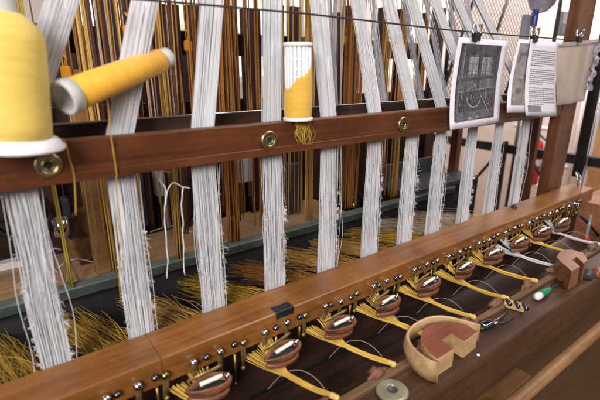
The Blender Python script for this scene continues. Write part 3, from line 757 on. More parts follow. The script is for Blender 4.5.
sl = ['leather loop shuttle at the bottom left frame edge', 'leather loop shuttle below the second pin group from left', 'leather loop shuttle just left below the black plate on the batten',
      'leather loop shuttle just right below the black plate on the batten', 'leather loop shuttle straight above the horseshoe tool left rim', 'leather loop shuttle above the horseshoe tool middle',
      'leather loop shuttle above the black pliers', 'leather loop shuttle left of the white yarn bundle', 'leather loop shuttle at the white yarn bundle start',
      'leather loop shuttle second from the batten right end', 'leather loop shuttle nearest the batten right end']
proto = None
for k in range(-1, 10):
    pos = (0.318+0.205*k+R.uniform(-.006, .006), 0.785, -0.719)
    if proto is None: proto = make_shuttle(pos); o = proto
    else: o = copy_tree(proto, None, pos)
    o.rotation_euler = (R.uniform(-.12, .12), R.uniform(-.1, .1), R.uniform(-.25, .15)); o['label'] = sl[k+1]
# ------------------------------------------------------------------ yarn bundles from the batten to the shelf
bl = ['yellow yarn bundle at the bottom edge by the leftmost shuttles', 'yellow yarn bundle tied to the shelf lip left of the olive disc', 'yellow yarn bundle tied to the lip behind the olive disc',
      'yellow yarn bundle running behind the cream horseshoe tool', 'yellow yarn bundle tied to the lip behind the horseshoe tool right end', 'yellow yarn bundle tied to the lip behind the small roller block',
      'yellow yarn bundle ending at the tan horseshoe block left side', 'white yarn bundle running to the tan horseshoe block', 'thin yellow yarn bundle behind the tan horseshoe block', 'white yarn bundle at the right frame edge']
s2 = at(313, 327, y=.845); e2 = at(393, 361, y=.622)
for k in range(0, 10):
    kk = k; white = k in (7, 9)
    sx = s2.x+.205*(k-2); ex = e2.x+.200*(k-2)+R.uniform(-.012, .012)
    sz = -0.735; ez = SZ+0.012+mm(5)
    E_ = Vector((ex, 0.628, ez))
    t = thing('yarn_bundle', bl[k], 'yarn', E_, 'yarn bundles tied along the shelf lip')
    b = MB()
    mrg = R.uniform(.36, .52); jx = R.uniform(-.01, .01)
    J = Vector((sx+.004, .85, sz-.010)).lerp(E_, mrg)+Vector((0, 0, -.008))
    for band, (dx, dz, nn) in enumerate(((0.0, -0.010, 38), (0.046+jx, 0.012, 26))):
        for i in range(nn):
            f_ = (i+.5)/nn-.5; lvl = R.uniform(-.5, .5)
            p0 = Vector((sx+dx+f_*.044+R.uniform(-.006, .006), .86, sz+dz+R.uniform(-.007, .007)))
            j_ = J+Vector((f_*.014, f_*.006, lvl*.007)); p1 = E_+Vector((f_*.010, f_*.008, lvl*.009))
            pts = []
            for j in range(6):
                t_ = j/5; p = p0.lerp(j_, t_); p.z -= .004*math.sin(t_*math.pi); pts.append(p)
            for j in range(1, 6):
                t_ = j/5; p = j_.lerp(p1, t_); p.z += (.004*noise.noise(Vector((i*3.1, t_*4, k)))-.005*math.sin(t_*math.pi)); pts.append(p)
            b.tube(pts, mm(R.uniform(.45, .8)), 4, R.random()**.7, cap=False)
    b.build('strands', M['white_yarn'] if white else M['yellow_yarn'], t)
    b = MB(); d = (E_-Vector((sx, .85, sz))).normalized()
    b.lathe([(mm(4.4), -mm(9)), (mm(4.9), -mm(6)), (mm(4.6+R.uniform(-.3, .5)), -mm(3)), (mm(5.4+R.uniform(-.6, .6)), mm(1)), (mm(5.0), mm(4)), (mm(3), mm(6)), (0, mm(6.5))], E_, d, 14); b.build('knot', M['white_yarn'] if white else M['knot'], t)
    # a bit of leather and a loose end beside each knot
    b = MB()
    cc = E_+Vector((-.058, .004, -.002)); o0 = len(b.v)
    b.ball(cc, .022, 0, 20, .62)
    for q in range(o0, len(b.v)):
        p = b.v[q]-cc; p.x *= 1.5; p.y *= .75
        b.v[q] = cc+p*(1+.75*noise.noise(p*70+Vector((k*3.1, 0, 0))))
    b.build('leather_wrap', M['scrap'], t)
    b = MB(); c = E_+Vector((-.01, .03, .01))
    b.tube(smooth([c, c+Vector((-.015, .03, .025)), c+Vector((-.04, .06, .035)), c+Vector((-.07, .085, .02)), c+Vector((-.10, .11, -.03))]), mm(.35), 4); b.build('loose_end', M['pale_cord'], t)
#@SHELF
# ------------------------------------------------------------------ things on the shelf
p = at(392, 393, z=SZ)
t = thing('bobbin_disc', 'flat olive disc with a dark centre hole lying on the shelf', 'disc', (p.x, p.y, SZ))
rad = mm(27)
b = MB(); b.lathe([(mm(9), mm(2)), (mm(9), mm(8)), (mm(11), mm(9)), (mm(20), mm(8)), (mm(24), mm(8)), (rad, mm(6)), (rad, mm(1)), (mm(9), mm(0.5))], (p.x, p.y, SZ), seg=40); b.build('flange', M['olive_disc'], t)
b = MB(); b.lathe([(mm(9.2), mm(.5)), (mm(9.2), mm(7)), (mm(7.5), mm(7)), (mm(6.5), mm(3)), (0, mm(3))], (p.x, p.y, SZ), seg=24); b.build('hub', M['print_dark'], t)
# horseshoe shuttle block: thin bent cream shell round a red core with a notch
ZT = SZ+0.060
def plan(pix, z): return [at(u, v, z=z) for u, v in pix]
t = thing('horseshoe_shuttle', 'cream horseshoe shell round a notched red wooden core on the shelf', 'shuttle block', at(440, 370, z=SZ))
outer = plan([(481, 324), (473, 322), (465, 319.5), (457, 317.5), (450, 316), (441, 315), (433, 315.5), (426, 317), (419, 320), (413.5, 323.5), (409.5, 327.5), (407, 331.5), (406.5, 336), (408, 341), (411.5, 346.5), (417, 352), (424, 357.5), (431, 361), (439, 363.5)], ZT)
b = MB(); n = len(outer); th = mm(4.5); vs = []
cen = sum(outer, Vector())/n
for i, p in enumerate(outer):
    tn = (outer[min(i+1, n-1)]-outer[max(i-1, 0)]).normalized(); nr = Vector((tn.y, -tn.x, 0))
    if nr.dot(cen-p) > 0: nr = -nr
    po = p; pi_ = p-nr*th
    bz = SZ+.001
    flare = nr*mm(5)
    for q in (Vector((po.x, po.y, bz))+flare*.6, Vector((po.x, po.y, (ZT+bz)/2))+flare, Vector((po.x, po.y, ZT-mm(3)))+flare*.25, po-nr*mm(1), pi_+nr*mm(.6), Vector((pi_.x, pi_.y, ZT-mm(3))), Vector((pi_.x, pi_.y, bz))):
        vs.append(q)
fs = []
for i in range(n-1):
    for k in range(7):
        k2 = (k+1) % 7; fs.append([i*7+k, i*7+k2, (i+1)*7+k2, (i+1)*7+k])
fs += [list(range(7)), [(n-1)*7+k for k in range(7)][::-1]]
b.add(vs, fs, .5, 0, True); b.build('shell', M['cream_wood'], t)
core = plan([(421, 335.5), (422, 331), (425.5, 327), (431, 323.8), (440, 321.5), (450, 321), (459, 322.3), (468, 325), (478, 331), (465, 341), (451.5, 332.5), (441.5, 340), (454.3, 348.2), (437.5, 359), (430, 353), (424.5, 346.5), (421.5, 340)], ZT)
b = MB(); b.prism([(p.x, p.y) for p in core], SZ+.0015, ZT-mm(1.5), 0, 1); b.build('core', [M['red_wood'], M['cream_wood']], t)
# pliers
def shelf_pt(u, v, dz=0.0): return at(u, v, z=SZ+dz)
t = thing('pliers', 'small black pliers lying on the shelf right of the horseshoe tool', 'pliers', shelf_pt(492, 322))
for w_ in (0, 1):
    b = MB()
    pth = [[(478, 329), (486, 329), (494, 325), (502, 318), (508, 312)], [(480, 323), (488, 321), (494, 322), (503, 324), (514, 318)]][w_]
    b.tube([shelf_pt(u, v, mm(6+2*w_)) for u, v in pth], [mm(5), mm(6), mm(5), mm(3.5), mm(2)], 10, flat=.6)
    b.build('handle', M['black_metal'], t)
b = MB(); q = shelf_pt(495, 323, mm(11)); b.lathe([(0, 0), (mm(6), 0), (mm(5), mm(3)), (0, mm(3))], q, seg=14); b.build('pivot', M['steel'], t)
b = MB(); b.tube([shelf_pt(u, v, mm(9)) for u, v in ((478, 322), (486, 326), (496, 320), (506, 313))], mm(1.4), 6); b.build('spring_wire', M['chrome'], t)
# block with small steel rollers
t = thing('roller_block', 'small cream wooden block topped with blued steel bolts on the shelf', 'block', shelf_pt(519, 316))
a_ = shelf_pt(509, 311); c_ = shelf_pt(530, 317)
d = (c_-a_); ang = math.atan2(d.y, d.x); L = d.length
b = MB(); b.box((a_.x, a_.y-.018, SZ+.001), (a_.x+L, a_.y+.018, SZ+.020), rot=Matrix.Rotation(ang, 3, 'Z')); b.build('block', M['cream_wood'], t)
for i in range(3):
    q = a_.lerp(c_, .1+.4*i)+Vector((.01, .015, .022))
    b = MB(); b.lathe([(0, -mm(6)), (mm(4.5), -mm(6)), (mm(4.5), mm(5)), (mm(3), mm(6)), (mm(3), mm(14)), (0, mm(14))], q, (.6, .75, .1), 10); b.build('bolt', M['blue_steel'], t)
# screwdriver
t = thing('screwdriver', 'green handled screwdriver with white end cap lying on the shelf', 'screwdriver', shelf_pt(545, 291))
h0, h1, h2 = shelf_pt(537, 297, mm(9)), shelf_pt(550, 289, mm(9)), shelf_pt(566, 280, mm(6))
b = MB(); ax = h1-h0; l = ax.length
b.lathe([(mm(6), l*.2), (mm(8.5), l*.3), (mm(8.5), l*.7), (mm(5.5), l*.85), (mm(7), l*.95), (mm(3), l), (0, l)], h0, ax, 14); b.build('handle', M['green_plastic'], t)
b = MB(); b.lathe([(0, -l*.12), (mm(6), -l*.08), (mm(8.8), 0), (mm(8.8), l*.22), (mm(6), l*.24), (0, l*.24)], h0, ax, 14); b.build('end_cap', M['plastic'], t)
b = MB(); b.tube([h1, h2], mm(2.6), 8); b.build('blade', M['black_metal'], t)
# tan horseshoe block
t = thing('horseshoe_block', 'tan wooden horseshoe block with notch on the shelf at right', 'shuttle block', shelf_pt(568, 275))
ZT2 = SZ+.075
core = plan([(556.5, 257), (558, 253.5), (562, 250.5), (567.5, 249.3), (574, 250), (580, 252), (585.5, 255.5), (587.5, 260), (584, 263.5), (576.5, 256.5), (572.5, 260), (580, 266.5), (571.5, 271.5), (566, 266), (560.5, 261.5)], ZT2)
b = MB(); b.prism([(p.x, p.y) for p in core], SZ+.001, ZT2, 0, 0, .05); b.build('block', M['tan_block'], t)
q = shelf_pt(588, 274, mm(13))
b = MB(); b.lathe([(0, -mm(14)), (mm(11), -mm(13)), (mm(14), -mm(6)), (mm(14), mm(8)), (mm(10), mm(14)), (0, mm(15))], q, (0.8, .5, .3), 18); tag(b.build('rubber_knob', M['weight']), 'dark slate rubber knob beside the tan horseshoe block', 'knob')
q = shelf_pt(598, 272, mm(10))
b = MB(); b.lathe([(0, -mm(20)), (mm(10), -mm(18)), (mm(13), 0), (mm(10), mm(18)), (0, mm(20))], q, (1, .2, 0), 16); tag(b.build('wooden_bobbin', M['red_wood']), 'red-brown wooden bobbin at the right edge of the shelf', 'bobbin')
# white chalk crumb on the front of the shelf
q = shelf_pt(480, 357); b = MB(); b.ball(q+Vector((0, .006, .003)), mm(3.5), 0, 8, .6); tag(b.build('paper_scrap', M['plastic']), 'tiny white paper scrap at the front edge of the shelf', 'scrap')
#@RAILTOP
# ------------------------------------------------------------------ cones and spools on the upper rail
p = Vector((0.033, 0.925, UZ1))
t = thing('yarn_cone', 'large yellow yarn cone on white base standing on rail at far left', 'yarn cone', p)
CA = Vector((RT.x*.105, RT.y*.105, 1)).normalized()      # the cone leans a little on the rail
b = MB(); b.lathe([(0, 0), (.079, 0), (.080, mm(2.5)), (.070, mm(10)), (.064, mm(13)), (0, mm(13))], p, CA, seg=48); b.build('base', M['plastic'], t)
b = MB(); b.lathe([(.055, mm(13)), (.0595, mm(15)), (.0595, .05), (.0592, .12), (.0585, .182), (.0565, .195), (.0515, .207), (.0430, .217), (.033, .225), (.0245, .230), (.015, .231)], p, CA, seg=56); b.build('yarn_winding', M['cone_yarn'], t, world_origin=p)
b = MB(); b.lathe([(.021, .224), (.0205, .252), (.0195, .256), (.015, .256), (.014, .224)], p, CA, seg=32); b.build('core_tube', M['grey_card'], t)
# its loose thread
b = MB(); q = at(64, 140, y=.945)
b.tube(smooth([at(57, 141, y=.93), q, at(69, 158, y=.945), at(74, 176, y=.95), at(76, 215, y=.955)]), mm(.9), 5); b.build('loose_thread', M['ochre_yarn'], t)
# orange bobbin on a peg
e0 = at(63, 98.5, y=.915); e1 = at(168, 57.5, y=1.045)
t = thing('orange_bobbin', 'orange yarn bobbin on grey tube stuck aslant above the rail', 'bobbin', e0)
ax = (e1-e0); l = ax.length; axn = ax.normalized(); R0, R1 = .0325, .0265
def rr_(h): return R0+(R1-R0)*h/l
rot = axn.to_track_quat('Z', 'Y')
b = MB(); b.lathe([(R0*.92, .020), (rr_(.02), .022), (rr_(l*.5)+.001, l*.5), (rr_(l-.03), l-.03), (R1*.8, l-.024)], e0, axn, 48)
ob = b.build('yarn_winding', M['tube_yarn'], t, world_origin=e0)
# turn the winding's local axes so that its rings run round the tube
ob.data.transform(rot.to_matrix().inverted().to_4x4()); ob.rotation_mode = 'QUATERNION'; ob.rotation_quaternion = rot
b = MB(); b.lathe([(R0*.74, .10), (R0*.76, .004), (R0*.80, 0), (R0*1.0, 0), (R0*1.05, .004), (R0*1.04, .022), (R0*.9, .024)], e0, axn, 40, 0)
b.lathe([(0, .102), (R0*.76, .10)], e0, axn, 32, 0)
b.build('tube', M['grey_card'], t)
b = MB(); b.lathe([(R1*.8, l-.026), (R1*.94, l-.024), (R1*.92, l-.003), (R1*.84, l), (0, l+.001)], e0, axn, 32, 0)
b.build('tube_tip', M['grey_card'], t)
mid = e0.lerp(e1, .48)
b = MB(); b.tube([mid+Vector((0, .02, -.01)), Vector((mid.x, 1.10, mid.z-.02)), Vector((mid.x, 1.10, -.12))], mm(2), 6); b.build('peg', M['dark_wood_z'], t)
b = MB(); q = at(108, 100, y=.95)
b.tube([q, at(110, 130, y=.945), at(114, 155, y=.945), at(117, 176, y=.945)]+wig(at(117, 178, y=.945), at(120, 300, y=.945), 8, .006, 5), mm(.8), 5); b.build('loose_thread', M['ochre_yarn'], t)
# white perforated spool
q = at(298, 119, y=.958); q = Vector((q.x, .958, UZ1))
t = thing('plastic_spool', 'white perforated plastic spool half wound with yellow yarn on the rail', 'spool', q)
r = .0375; hh = .203
b = MB(); b.lathe([(r*1.08, 0), (r*1.12, mm(2)), (r*1.1, mm(5)), (r*.98, mm(6))], q, seg=36)
b.lathe([(r*.98, hh-mm(7)), (r*1.05, hh-mm(6)), (r*1.05, hh-mm(1)), (r*.97, hh), (r*.72, hh), (r*.72, hh-mm(7)), (r*.98, hh-mm(7))], q, seg=36)
b.lathe([(r*.80, mm(6)), (r*.80, hh-mm(7))], q, seg=28)
for k in range(18):                             # ribs of the perforated wall
    a = 2*math.pi*k/18; dx, dy = math.cos(a), math.sin(a)
    b.tube([q+Vector((dx*r*.84, dy*r*.84, mm(5))), q+Vector((dx*r*.84, dy*r*.84, hh-mm(6)))], mm(3.4), 6)
for z in (.06, .115, .135, .16):
    b.tube([q+Vector((math.cos(a)*r*.84, math.sin(a)*r*.84, z)) for a in [i*math.pi/12 for i in range(25)]], mm(1.8), 5, cap=False)
b.build('spool_body', M['plastic'], t)
b = MB(); seg = 40; vs = []; fs = []
rows = 16
for j in range(rows+1):
    for k in range(seg):
        a = 2*math.pi*k/seg
        ztop = .112+.030*math.cos(a+.55)+.004*math.sin(a*5)          # slanting ragged top
        z = mm(6)+(ztop-mm(6))*j/rows
        rad = r*(1.0+.06*math.sin(math.pi*j/rows))*(.93 if j == rows else 1)
        vs.append(q+Vector((math.cos(a)*rad, math.sin(a)*rad, z)))
for j in range(rows):
    for k in range(seg):
        k2 = (k+1) % seg; fs.append([j*seg+k, j*seg+k2, (j+1)*seg+k2, (j+1)*seg+k])
b.add(vs, fs); b.build('yarn_winding', M['spool_yarn'], t, world_origin=q)
b = MB()
for k in range(34):
    a = R.uniform(-2.6, .2); p0 = q+Vector((math.cos(a)*r*1.0, math.sin(a)*r*1.0, mm(5)))
    p1 = Vector((q.x+R.gauss(.008, .014), .950, q.z-mm(R.uniform(3, 12)))); p2 = Vector((p1.x+R.gauss(0, .008), .949, UZ1-R.uniform(.02, .075)))
    b.tube([p0, p1, p1.lerp(p2, .5)+Vector((R.gauss(0, .007), -.004, 0)), p2], mm(.6), 4, R.random(), cap=False)
b.build('yarn_tail', M['ochre_yarn'], t)
# white loops of waste yarn hanging under the rail
for i, (pts, lb) in enumerate([(((170, 172), (160, 171), (161, 182), (165, 194), (166, 240), (168, 278)), 'white waste thread hanging left of the ochre bunch'), (((166, 205), (166, 192), (173, 184), (182, 186), (189, 187), (182, 191), (183, 240), (185, 275)), 'white looped waste thread hanging in front of the ochre bunch')]):
    b = MB(); P = smooth([at(u, v, y=1.03) for u, v in pts])
    b.tube([p+noise.noise_vector(p*22)*.006 for p in P], [mm(.7+.5*abs(math.sin(j*.9))) for j in range(len(P))], 6, 1.0); tag(b.build('waste_thread', M['white_yarn']), lb, 'thread')
#@STRING
# ------------------------------------------------------------------ string with hanging papers
YS = 0.925
P = [at(u, v, y=YS) for u, v in ((150, 0), (300, 13), (450, 30), (520, 36), (600, 42))]
P = [P[0]+(P[0]-P[1])*1.0]+P+[P[-1]+(P[-1]-P[-2])*.6]
b = MB(); b.tube(P, mm(1.7), 6); tag(b.build('string', M['string']), 'dark taut string carrying the clipped papers', 'string')
def sheet(corn, y, nu=10, nv=12, curl=.03, th=mm(.8)):
    """bent sheet from corner points TL, TR, BR, BL; returns function (s,t)->point"""
    TL, TR, BR, BL = [at(u, v, y=y) for u, v in corn]
    def f(s_, t_, off=0.0):
        p = TL.lerp(TR, s_).lerp(BL.lerp(BR, s_), t_)
        p = p.copy(); p.y = y-curl*(t_**3)*(1-.4*s_)-.006*math.sin(s_*math.pi*1.3)*t_-off
        return p
    return f
def patch(b, f, s0, t0, s1, t1, off, mi=0, nu=6, nv=8, thick=None):
    vs = []; fs = []
    for j in range(nv+1):
        for i in range(nu+1): vs.append(f(s0+(s1-s0)*i/nu, t0+(t1-t0)*j/nv, off))
    for j in range(nv):
        for i in range(nu): fs.append([j*(nu+1)+i, (j+1)*(nu+1)+i, (j+1)*(nu+1)+i+1, j*(nu+1)+i+1])
    b.add(vs, fs, .5, mi, True)
    if thick:
        vs = []
        for j in range(nv+1):
            for i in range(nu+1): vs.append(f(s0+(s1-s0)*i/nu, t0+(t1-t0)*j/nv, off-thick))
        b.add(vs, [q[::-1] for q in fs], .5, mi, True)
        n1 = nu+1; o = len(b.v)-2*n1*(nv+1); o2 = o+n1*(nv+1)
        ed = [j*n1 for j in range(nv+1)]+[nv*n1+i for i in range(1, n1)]+[j*n1+nu for j in range(nv-1, -1, -1)]+[i for i in range(nu-1, 0, -1)]
        for a, c in zip(ed, ed[1:]+ed[:1]):
            b.f.append([o+a, o2+a, o2+c, o+c]); b.m.append(mi); b.sm.append(False)
# photo print
f1 = sheet([(459, 37), (509, 41), (496, 122), (443, 129)], YS-.004)
t = thing('photo_print', 'black and white photo of a loom on white paper clipped to string', 'print', at(470, 125, y=YS))
b = MB(); patch(b, f1, 0, 0, 1, 1, 0, 0, 12, 14, mm(.6)); b.build('paper', M['paper'], t)
b = MB(); patch(b, f1, .07, .06, .86, .92, mm(.5), 0, 10, 12)
def rq(s0, t0, s1, t1, mi, off): patch(b, f1, s0, t0, s1, t1, mm(off), mi, 3, 4)
LO = [.7]
def ln(s0, t0, s1, t1, wd, mi):
    LO[0] += .012; n_ = 5; dx, dy = s1-s0, t1-t0; L_ = math.hypot(dx, dy); px, py = -dy/L_*wd, dx/L_*wd
    vs = []
    for i in range(n_+1):
        q = i/n_; vs += [f1(s0+dx*q+px, t0+dy*q+py, mm(LO[0])), f1(s0+dx*q-px, t0+dy*q-py, mm(LO[0]))]
    b.add(vs, [[2*i, 2*i+1, 2*i+3, 2*i+2] for i in range(n_)], .5, mi)
ln(.09, .52, .85, .50, .12, 1)                       # grey middle distance
for c_ in (.34, .58):                                # two tall windows with glazing bars
    ln(c_, .20, c_, .44, .085, 2)
    ln(c_, .20, c_, .44, .006, 0); ln(c_-.085, .28, c_+.085, .28, .005, 0); ln(c_-.085, .36, c_+.085, .36, .005, 0)
ln(.09, .88, .85, .84, .05, 1); ln(.30, .90, .62, .86, .02, 2)   # floor
for q in range(26):                                  # warps of the pictured loom
    s0 = .16+q*.026+R.uniform(-.006, .006); ln(s0, R.uniform(.10, .3), s0+R.uniform(-.03, .03), R.uniform(.5, .75), R.uniform(.002, .005), R.choice((0, 1, 2, 2)))
ln(.14, .08, .10, .90, .018, 1); ln(.47, .07, .46, .58, .022, 0); ln(.80, .08, .82, .88, .02, 0); ln(.22, .12, .24, .85, .012, 0)
ln(.12, .46, .85, .42, .018, 0); ln(.12, .62, .85, .57, .022, 0); ln(.14, .75, .82, .71, .014, 0); ln(.13, .59, .84, .545, .004, 2); ln(.10, .14, .85, .18, .010, 0)
ln(.24, .85, .42, .60, .010, 0); ln(.78, .86, .62, .58, .010, 0); ln(.5, .6, .72, .84, .008, 2)
for q in range(18):                                  # big wheel
    a0, a1 = q*math.pi/9, (q+1)*math.pi/9
    ln(.40+.13*math.cos(a0), .66+.11*math.sin(a0), .40+.13*math.cos(a1), .66+.11*math.sin(a1), .008, 2 if q < 9 else 1)
    if q % 3 == 0: ln(.40, .66, .40+.125*math.cos(a0), .66+.105*math.sin(a0), .004, 1)
for q in range(40):
    s0, t0 = R.uniform(.12, .82), R.uniform(.5, .88); ln(s0, t0, s0+R.uniform(-.05, .05), t0+R.uniform(.01, .05), R.uniform(.002, .008), R.choice((0, 1, 1, 2)))
b.build('picture', [M['print_dark'], M['print_mid'], M['print_light']], t)
# text page with a picture sheet behind it
f0 = sheet([(519, 39), (545, 41), (540, 112), (500, 112)], YS-.003)
t = thing('picture_sheet', 'grey-brown picture sheet half hidden behind the typed page', 'print', at(510, 112, y=YS))
b = MB(); patch(b, f0, 0, 0, 1, 1, 0, 0, 8, 10, mm(.6)); b.build('paper', M['paper'], t)
b = MB(); patch(b, f0, .08, .05, .9, .90, mm(.5), 0, 8, 10)
for k in range(10):
    s0 = R.uniform(.1, .5); t0 = R.uniform(.1, .8); patch(b, f0, s0, t0, s0+.12, t0+R.uniform(.03, .1), mm(.8), 1 + k % 2, 2, 2)
b.build('picture', [M['print_brown'], M['print_mid'], M['print_light']], t)
f2 = sheet([(531, 39), (558, 42), (554, 116), (519, 115)], YS-.012)
t = thing('typed_page', 'white typed page in lines of small text clipped to string', 'page', at(540, 115, y=YS))
b = MB(); patch(b, f2, 0, 0, 1, 1, 0, 0, 8, 12, mm(.6)); b.build('paper', M['paper'], t)
b = MB()
for k in range(27):
    t0 = .13+k*.027
    if k in (8, 17): continue
    s = .10; end = .92 if (k+1) not in (8, 17, 27) else .5
    while s < end:
        wl_ = R.uniform(.03, .09); patch(b, f2, s, t0, min(end, s+wl_), t0+.011, mm(.5), 0, 1, 1); s += wl_+.016
patch(b, f2, .06, .86, .42, .95, mm(.5), 0, 2, 2)
b.build('text_lines', M['ink'], t)
f3 = sheet([(558, 43), (599, 39), (584, 101), (555, 105)], YS-.006, curl=.01)
t = thing('plastic_pouch', 'frosted clear plastic pouch hanging at the right end of the string', 'pouch', at(570, 105, y=YS))
b = MB(); patch(b, f3, 0, 0, 1, 1, 0, 0, 8, 10, mm(1.5)); b.build('film', M['pouch'], t)
b = MB(); patch(b, f3, .02, .02, .98, .07, mm(2), 0, 8, 2, mm(2)); b.build('seam', M['clear'], t)
b = MB(); f4 = f3
def f5(s_, t_, off=0.0):
    p = f3(.86+.18*s_, .02+.8*t_, .004+off)
    d = noise.noise_vector(Vector((s_*2.2, t_*7, 3.3)))
    return p+Vector((d.x*.02, -abs(d.y)*.045, d.z*.012))
patch(b, f5, 0, 0, 1, 1, 0, 0, 7, 22, mm(1))
for p_ in range(1): pass
b.build('crumpled_edge', M['clear'], t)
for (u, v), lb in (((474, 35), 'steel bulldog clip holding the photo print'), ((532, 37), 'steel bulldog clip holding the typed page'), ((577, 38), 'steel bulldog clip holding the plastic pouch')):
    q = at(u, v, y=YS)
    t = thing('bulldog_clip', lb, 'clip', q, 'bulldog clips on the string')
    b = MB()
    vs = []; wd = mm(11)
    for s_ in (-1, 1):
        prof = [(mm(2), 0.006), (mm(6)*s_+0, .002), (mm(5)*s_, -.006), (mm(1.6)*s_, -.020)]
        for i in range(3):
            (y0, z0), (y1, z1) = prof[i], prof[i+1]
            b.box((q.x-wd, q.y-.010+min(y0, y1)-mm(.4), q.z+min(z0, z1)), (q.x+wd, q.y-.010+max(y0, y1)+mm(.4), q.z+max(z0, z1)), bev=mm(.3))
    b.build('jaw', M['black_metal'], t)
    for s_ in (-1, 1):
        b = MB(); c = Vector((q.x, q.y-.010, q.z))
        b.tube(smooth([c+Vector((-mm(7), s_*mm(3), 0)), c+Vector((-mm(8), s_*mm(6), mm(12))), c+Vector((0, s_*mm(9), mm(23))), c+Vector((mm(8), s_*mm(6), mm(12))), c+Vector((mm(7), s_*mm(3), 0))], 4), mm(2.6), 6)
        b.build('lever', M['chrome'], t)
#@RIGHT
# ------------------------------------------------------------------ right background
# diamond mesh screen in a dark frame
YM = 2.6
c0, c1, c2, c3 = at(432, -60, y=YM), at(548, -60, y=YM), at(530, 95, y=YM), at(440, 128, y=YM)
x0, x1, z0, z1 = c3.x, at(535, 20, y=YM).x, c3.z, 1.15
t = thing('mesh_screen', 'dark diamond mesh screen with diagonal braces behind the white strips', 'screen', ((x0+x1)/2, YM, z0))
b = MB(); st = .062; W_, H_ = x1-x0, z1-z0
k = -H_
while k < W_:
    for sg in (1, -1):
        # line x = k + s (or mirrored), z = s, clipped to the panel
        s0 = max(0, -k); s1 = min(H_, W_-k)
        if s1 > s0:
            pts = [(k+s0, s0), (k+s1, s1)]
            if sg < 0: pts = [(W_-a, c) for a, c in pts]
            b.tube([(x0+a, YM+(0.004*sg), z0+c) for a, c in pts], mm(2.6), 4, cap=False)
    k += st
b.build('mesh', M['mesh_metal'], t)
b = MB()
for s0 in (.25, .62, 1.0):
    b.tube([(x0+W_*s0-.55, YM-.03, z0+.1), (x0+W_*s0+.1, YM-.03, z1)], .016, 8)
b.build('brace', M['black_metal'], t)
b = MB()
b.tube([(x0, YM, z0), (x0, YM, z1)], .02, 8); b.tube([(x1, YM, z0), (x1, YM, z1)], .02, 8); b.tube([(x0, YM, z0), (x1, YM, z0)], .02, 8)
b.build('frame', M['black_metal'], t)
for x in (x0, x1):
    b = MB(); b.tube([(x, YM, z0-.02), (x, YM, ZF)], .02, 8); b.build('leg', M['black_metal'], t)
# black machine frame: bar running away from the loom, uprights and brace
XM = 4.6
a_ = at(452, 141, x=XM); c_ = at(602, 162, x=XM)
t = thing('iron_rack', 'black iron rack with a long horizontal bar by the pale wall', 'rack', (XM, a_.y, ZF))
b = MB(); b.box((XM, c_.y-1.0, a_.z-.045), (XM+.06, a_.y+.6, a_.z+.05)); b.build('bar', M['black_metal'], t)
for u in (505, 527):
    q = at(u, 150, x=XM-.02)
    b = MB(); b.box((XM-.045, q.y-.022, ZF), (XM-.005, q.y+.022, q.z+.5 if u == 527 else q.z+.1)); b.build('upright', M['black_metal'], t)
for (u0, v0, u1, v1) in ((478, 176, 492, 160), (530, 158, 545, 182)):
    b = MB(); b.tube([at(u0, v0, x=XM-.03), at(u1, v1, x=XM-.03)], .018, 8); b.build('brace', M['black_metal'], t)
# slim red-brown uprights (neighbour loom)
for u, v, yy, lb in ((538, 140, 1.35, 'slim red-brown upright just left of the wide end post'), (456, 175, 1.5, 'dark leaning upright below the left edge of the photo print')):
    q = at(u, v, y=yy); w_ = .022
    b = MB(); b.box((q.x-w_, yy, -1.2), (q.x+w_, yy+.05, .05)); tag(b.build('slim_upright', M['post_z']), lb, 'upright')
# fire extinguisher on the wall rails
XE = 5.4
q = at(532, 160, x=XE)
t = thing('fire_extinguisher', 'red fire extinguisher seen between the rightmost strip and end post', 'extinguisher', (q.x, q.y, q.z-.3))
b = MB(); b.lathe([(0, -.30), (.10, -.30), (.105, -.27), (.105, .16), (.085, .23), (.035, .27), (.035, .30), (0, .30)], q, seg=24); b.build('cylinder', M['red_plastic'], t)
b = MB(); b.lathe([(.107, -.06), (.107, .02)], q, seg=24); b.build('label_band', M['white_paint'], t)
b = MB(); b.box(q+Vector((-.05, -.03, .30)), q+Vector((.05, .03, .34))); b.tube([q+Vector((0, -.04, .32)), q+Vector((0, -.14, .25)), q+Vector((0, -.13, -.1))], .014, 8); b.build('valve', M['black_metal'], t)
t = thing('white_rail', 'white painted tube rails on the wall behind the end post', 'rail', (6.05, 2.0, ZF))
for v in (128, 163, 186):
    q = at(540, v, x=6.05); b = MB(); b.tube([(6.05, q.y-.35, q.z), (6.05, q.y+.35, q.z)], .03, 8); b.build('tube', M['white_paint'], t)
for dy in (-.32, .32):
    b = MB(); b.tube([(6.095, q.y+dy, ZF), (6.095, q.y+dy, .3)], .02, 8); b.build('upright', M['white_paint'], t)
q = at(590, 150, x=5.0)
b = MB(); b.tube([(5.0, q.y, ZF), (5.0, q.y, 1.6)], .028, 12); tag(b.build('white_pipe', M['white_paint']), 'white vertical pipe right of the dark iron rod', 'pipe')
a_ = at(594, 100, x=5.6); t = thing('wooden_cupboard', 'orange-tan wooden cupboard at the far right edge', 'cupboard', (5.6, a_.y-.6, ZF))
b = MB(); b.box((5.6, a_.y-1.6, ZF), (6.15, a_.y, .22)); b.build('carcass', M['tan_wood_z'], t)
for k in range(2):
    b = MB(); b.box((5.58, a_.y-.05-.75*(k+1), ZF+.1), (5.599, a_.y-.03-.75*k, .16)); b.build('door', M['tan_wood_z'], t)
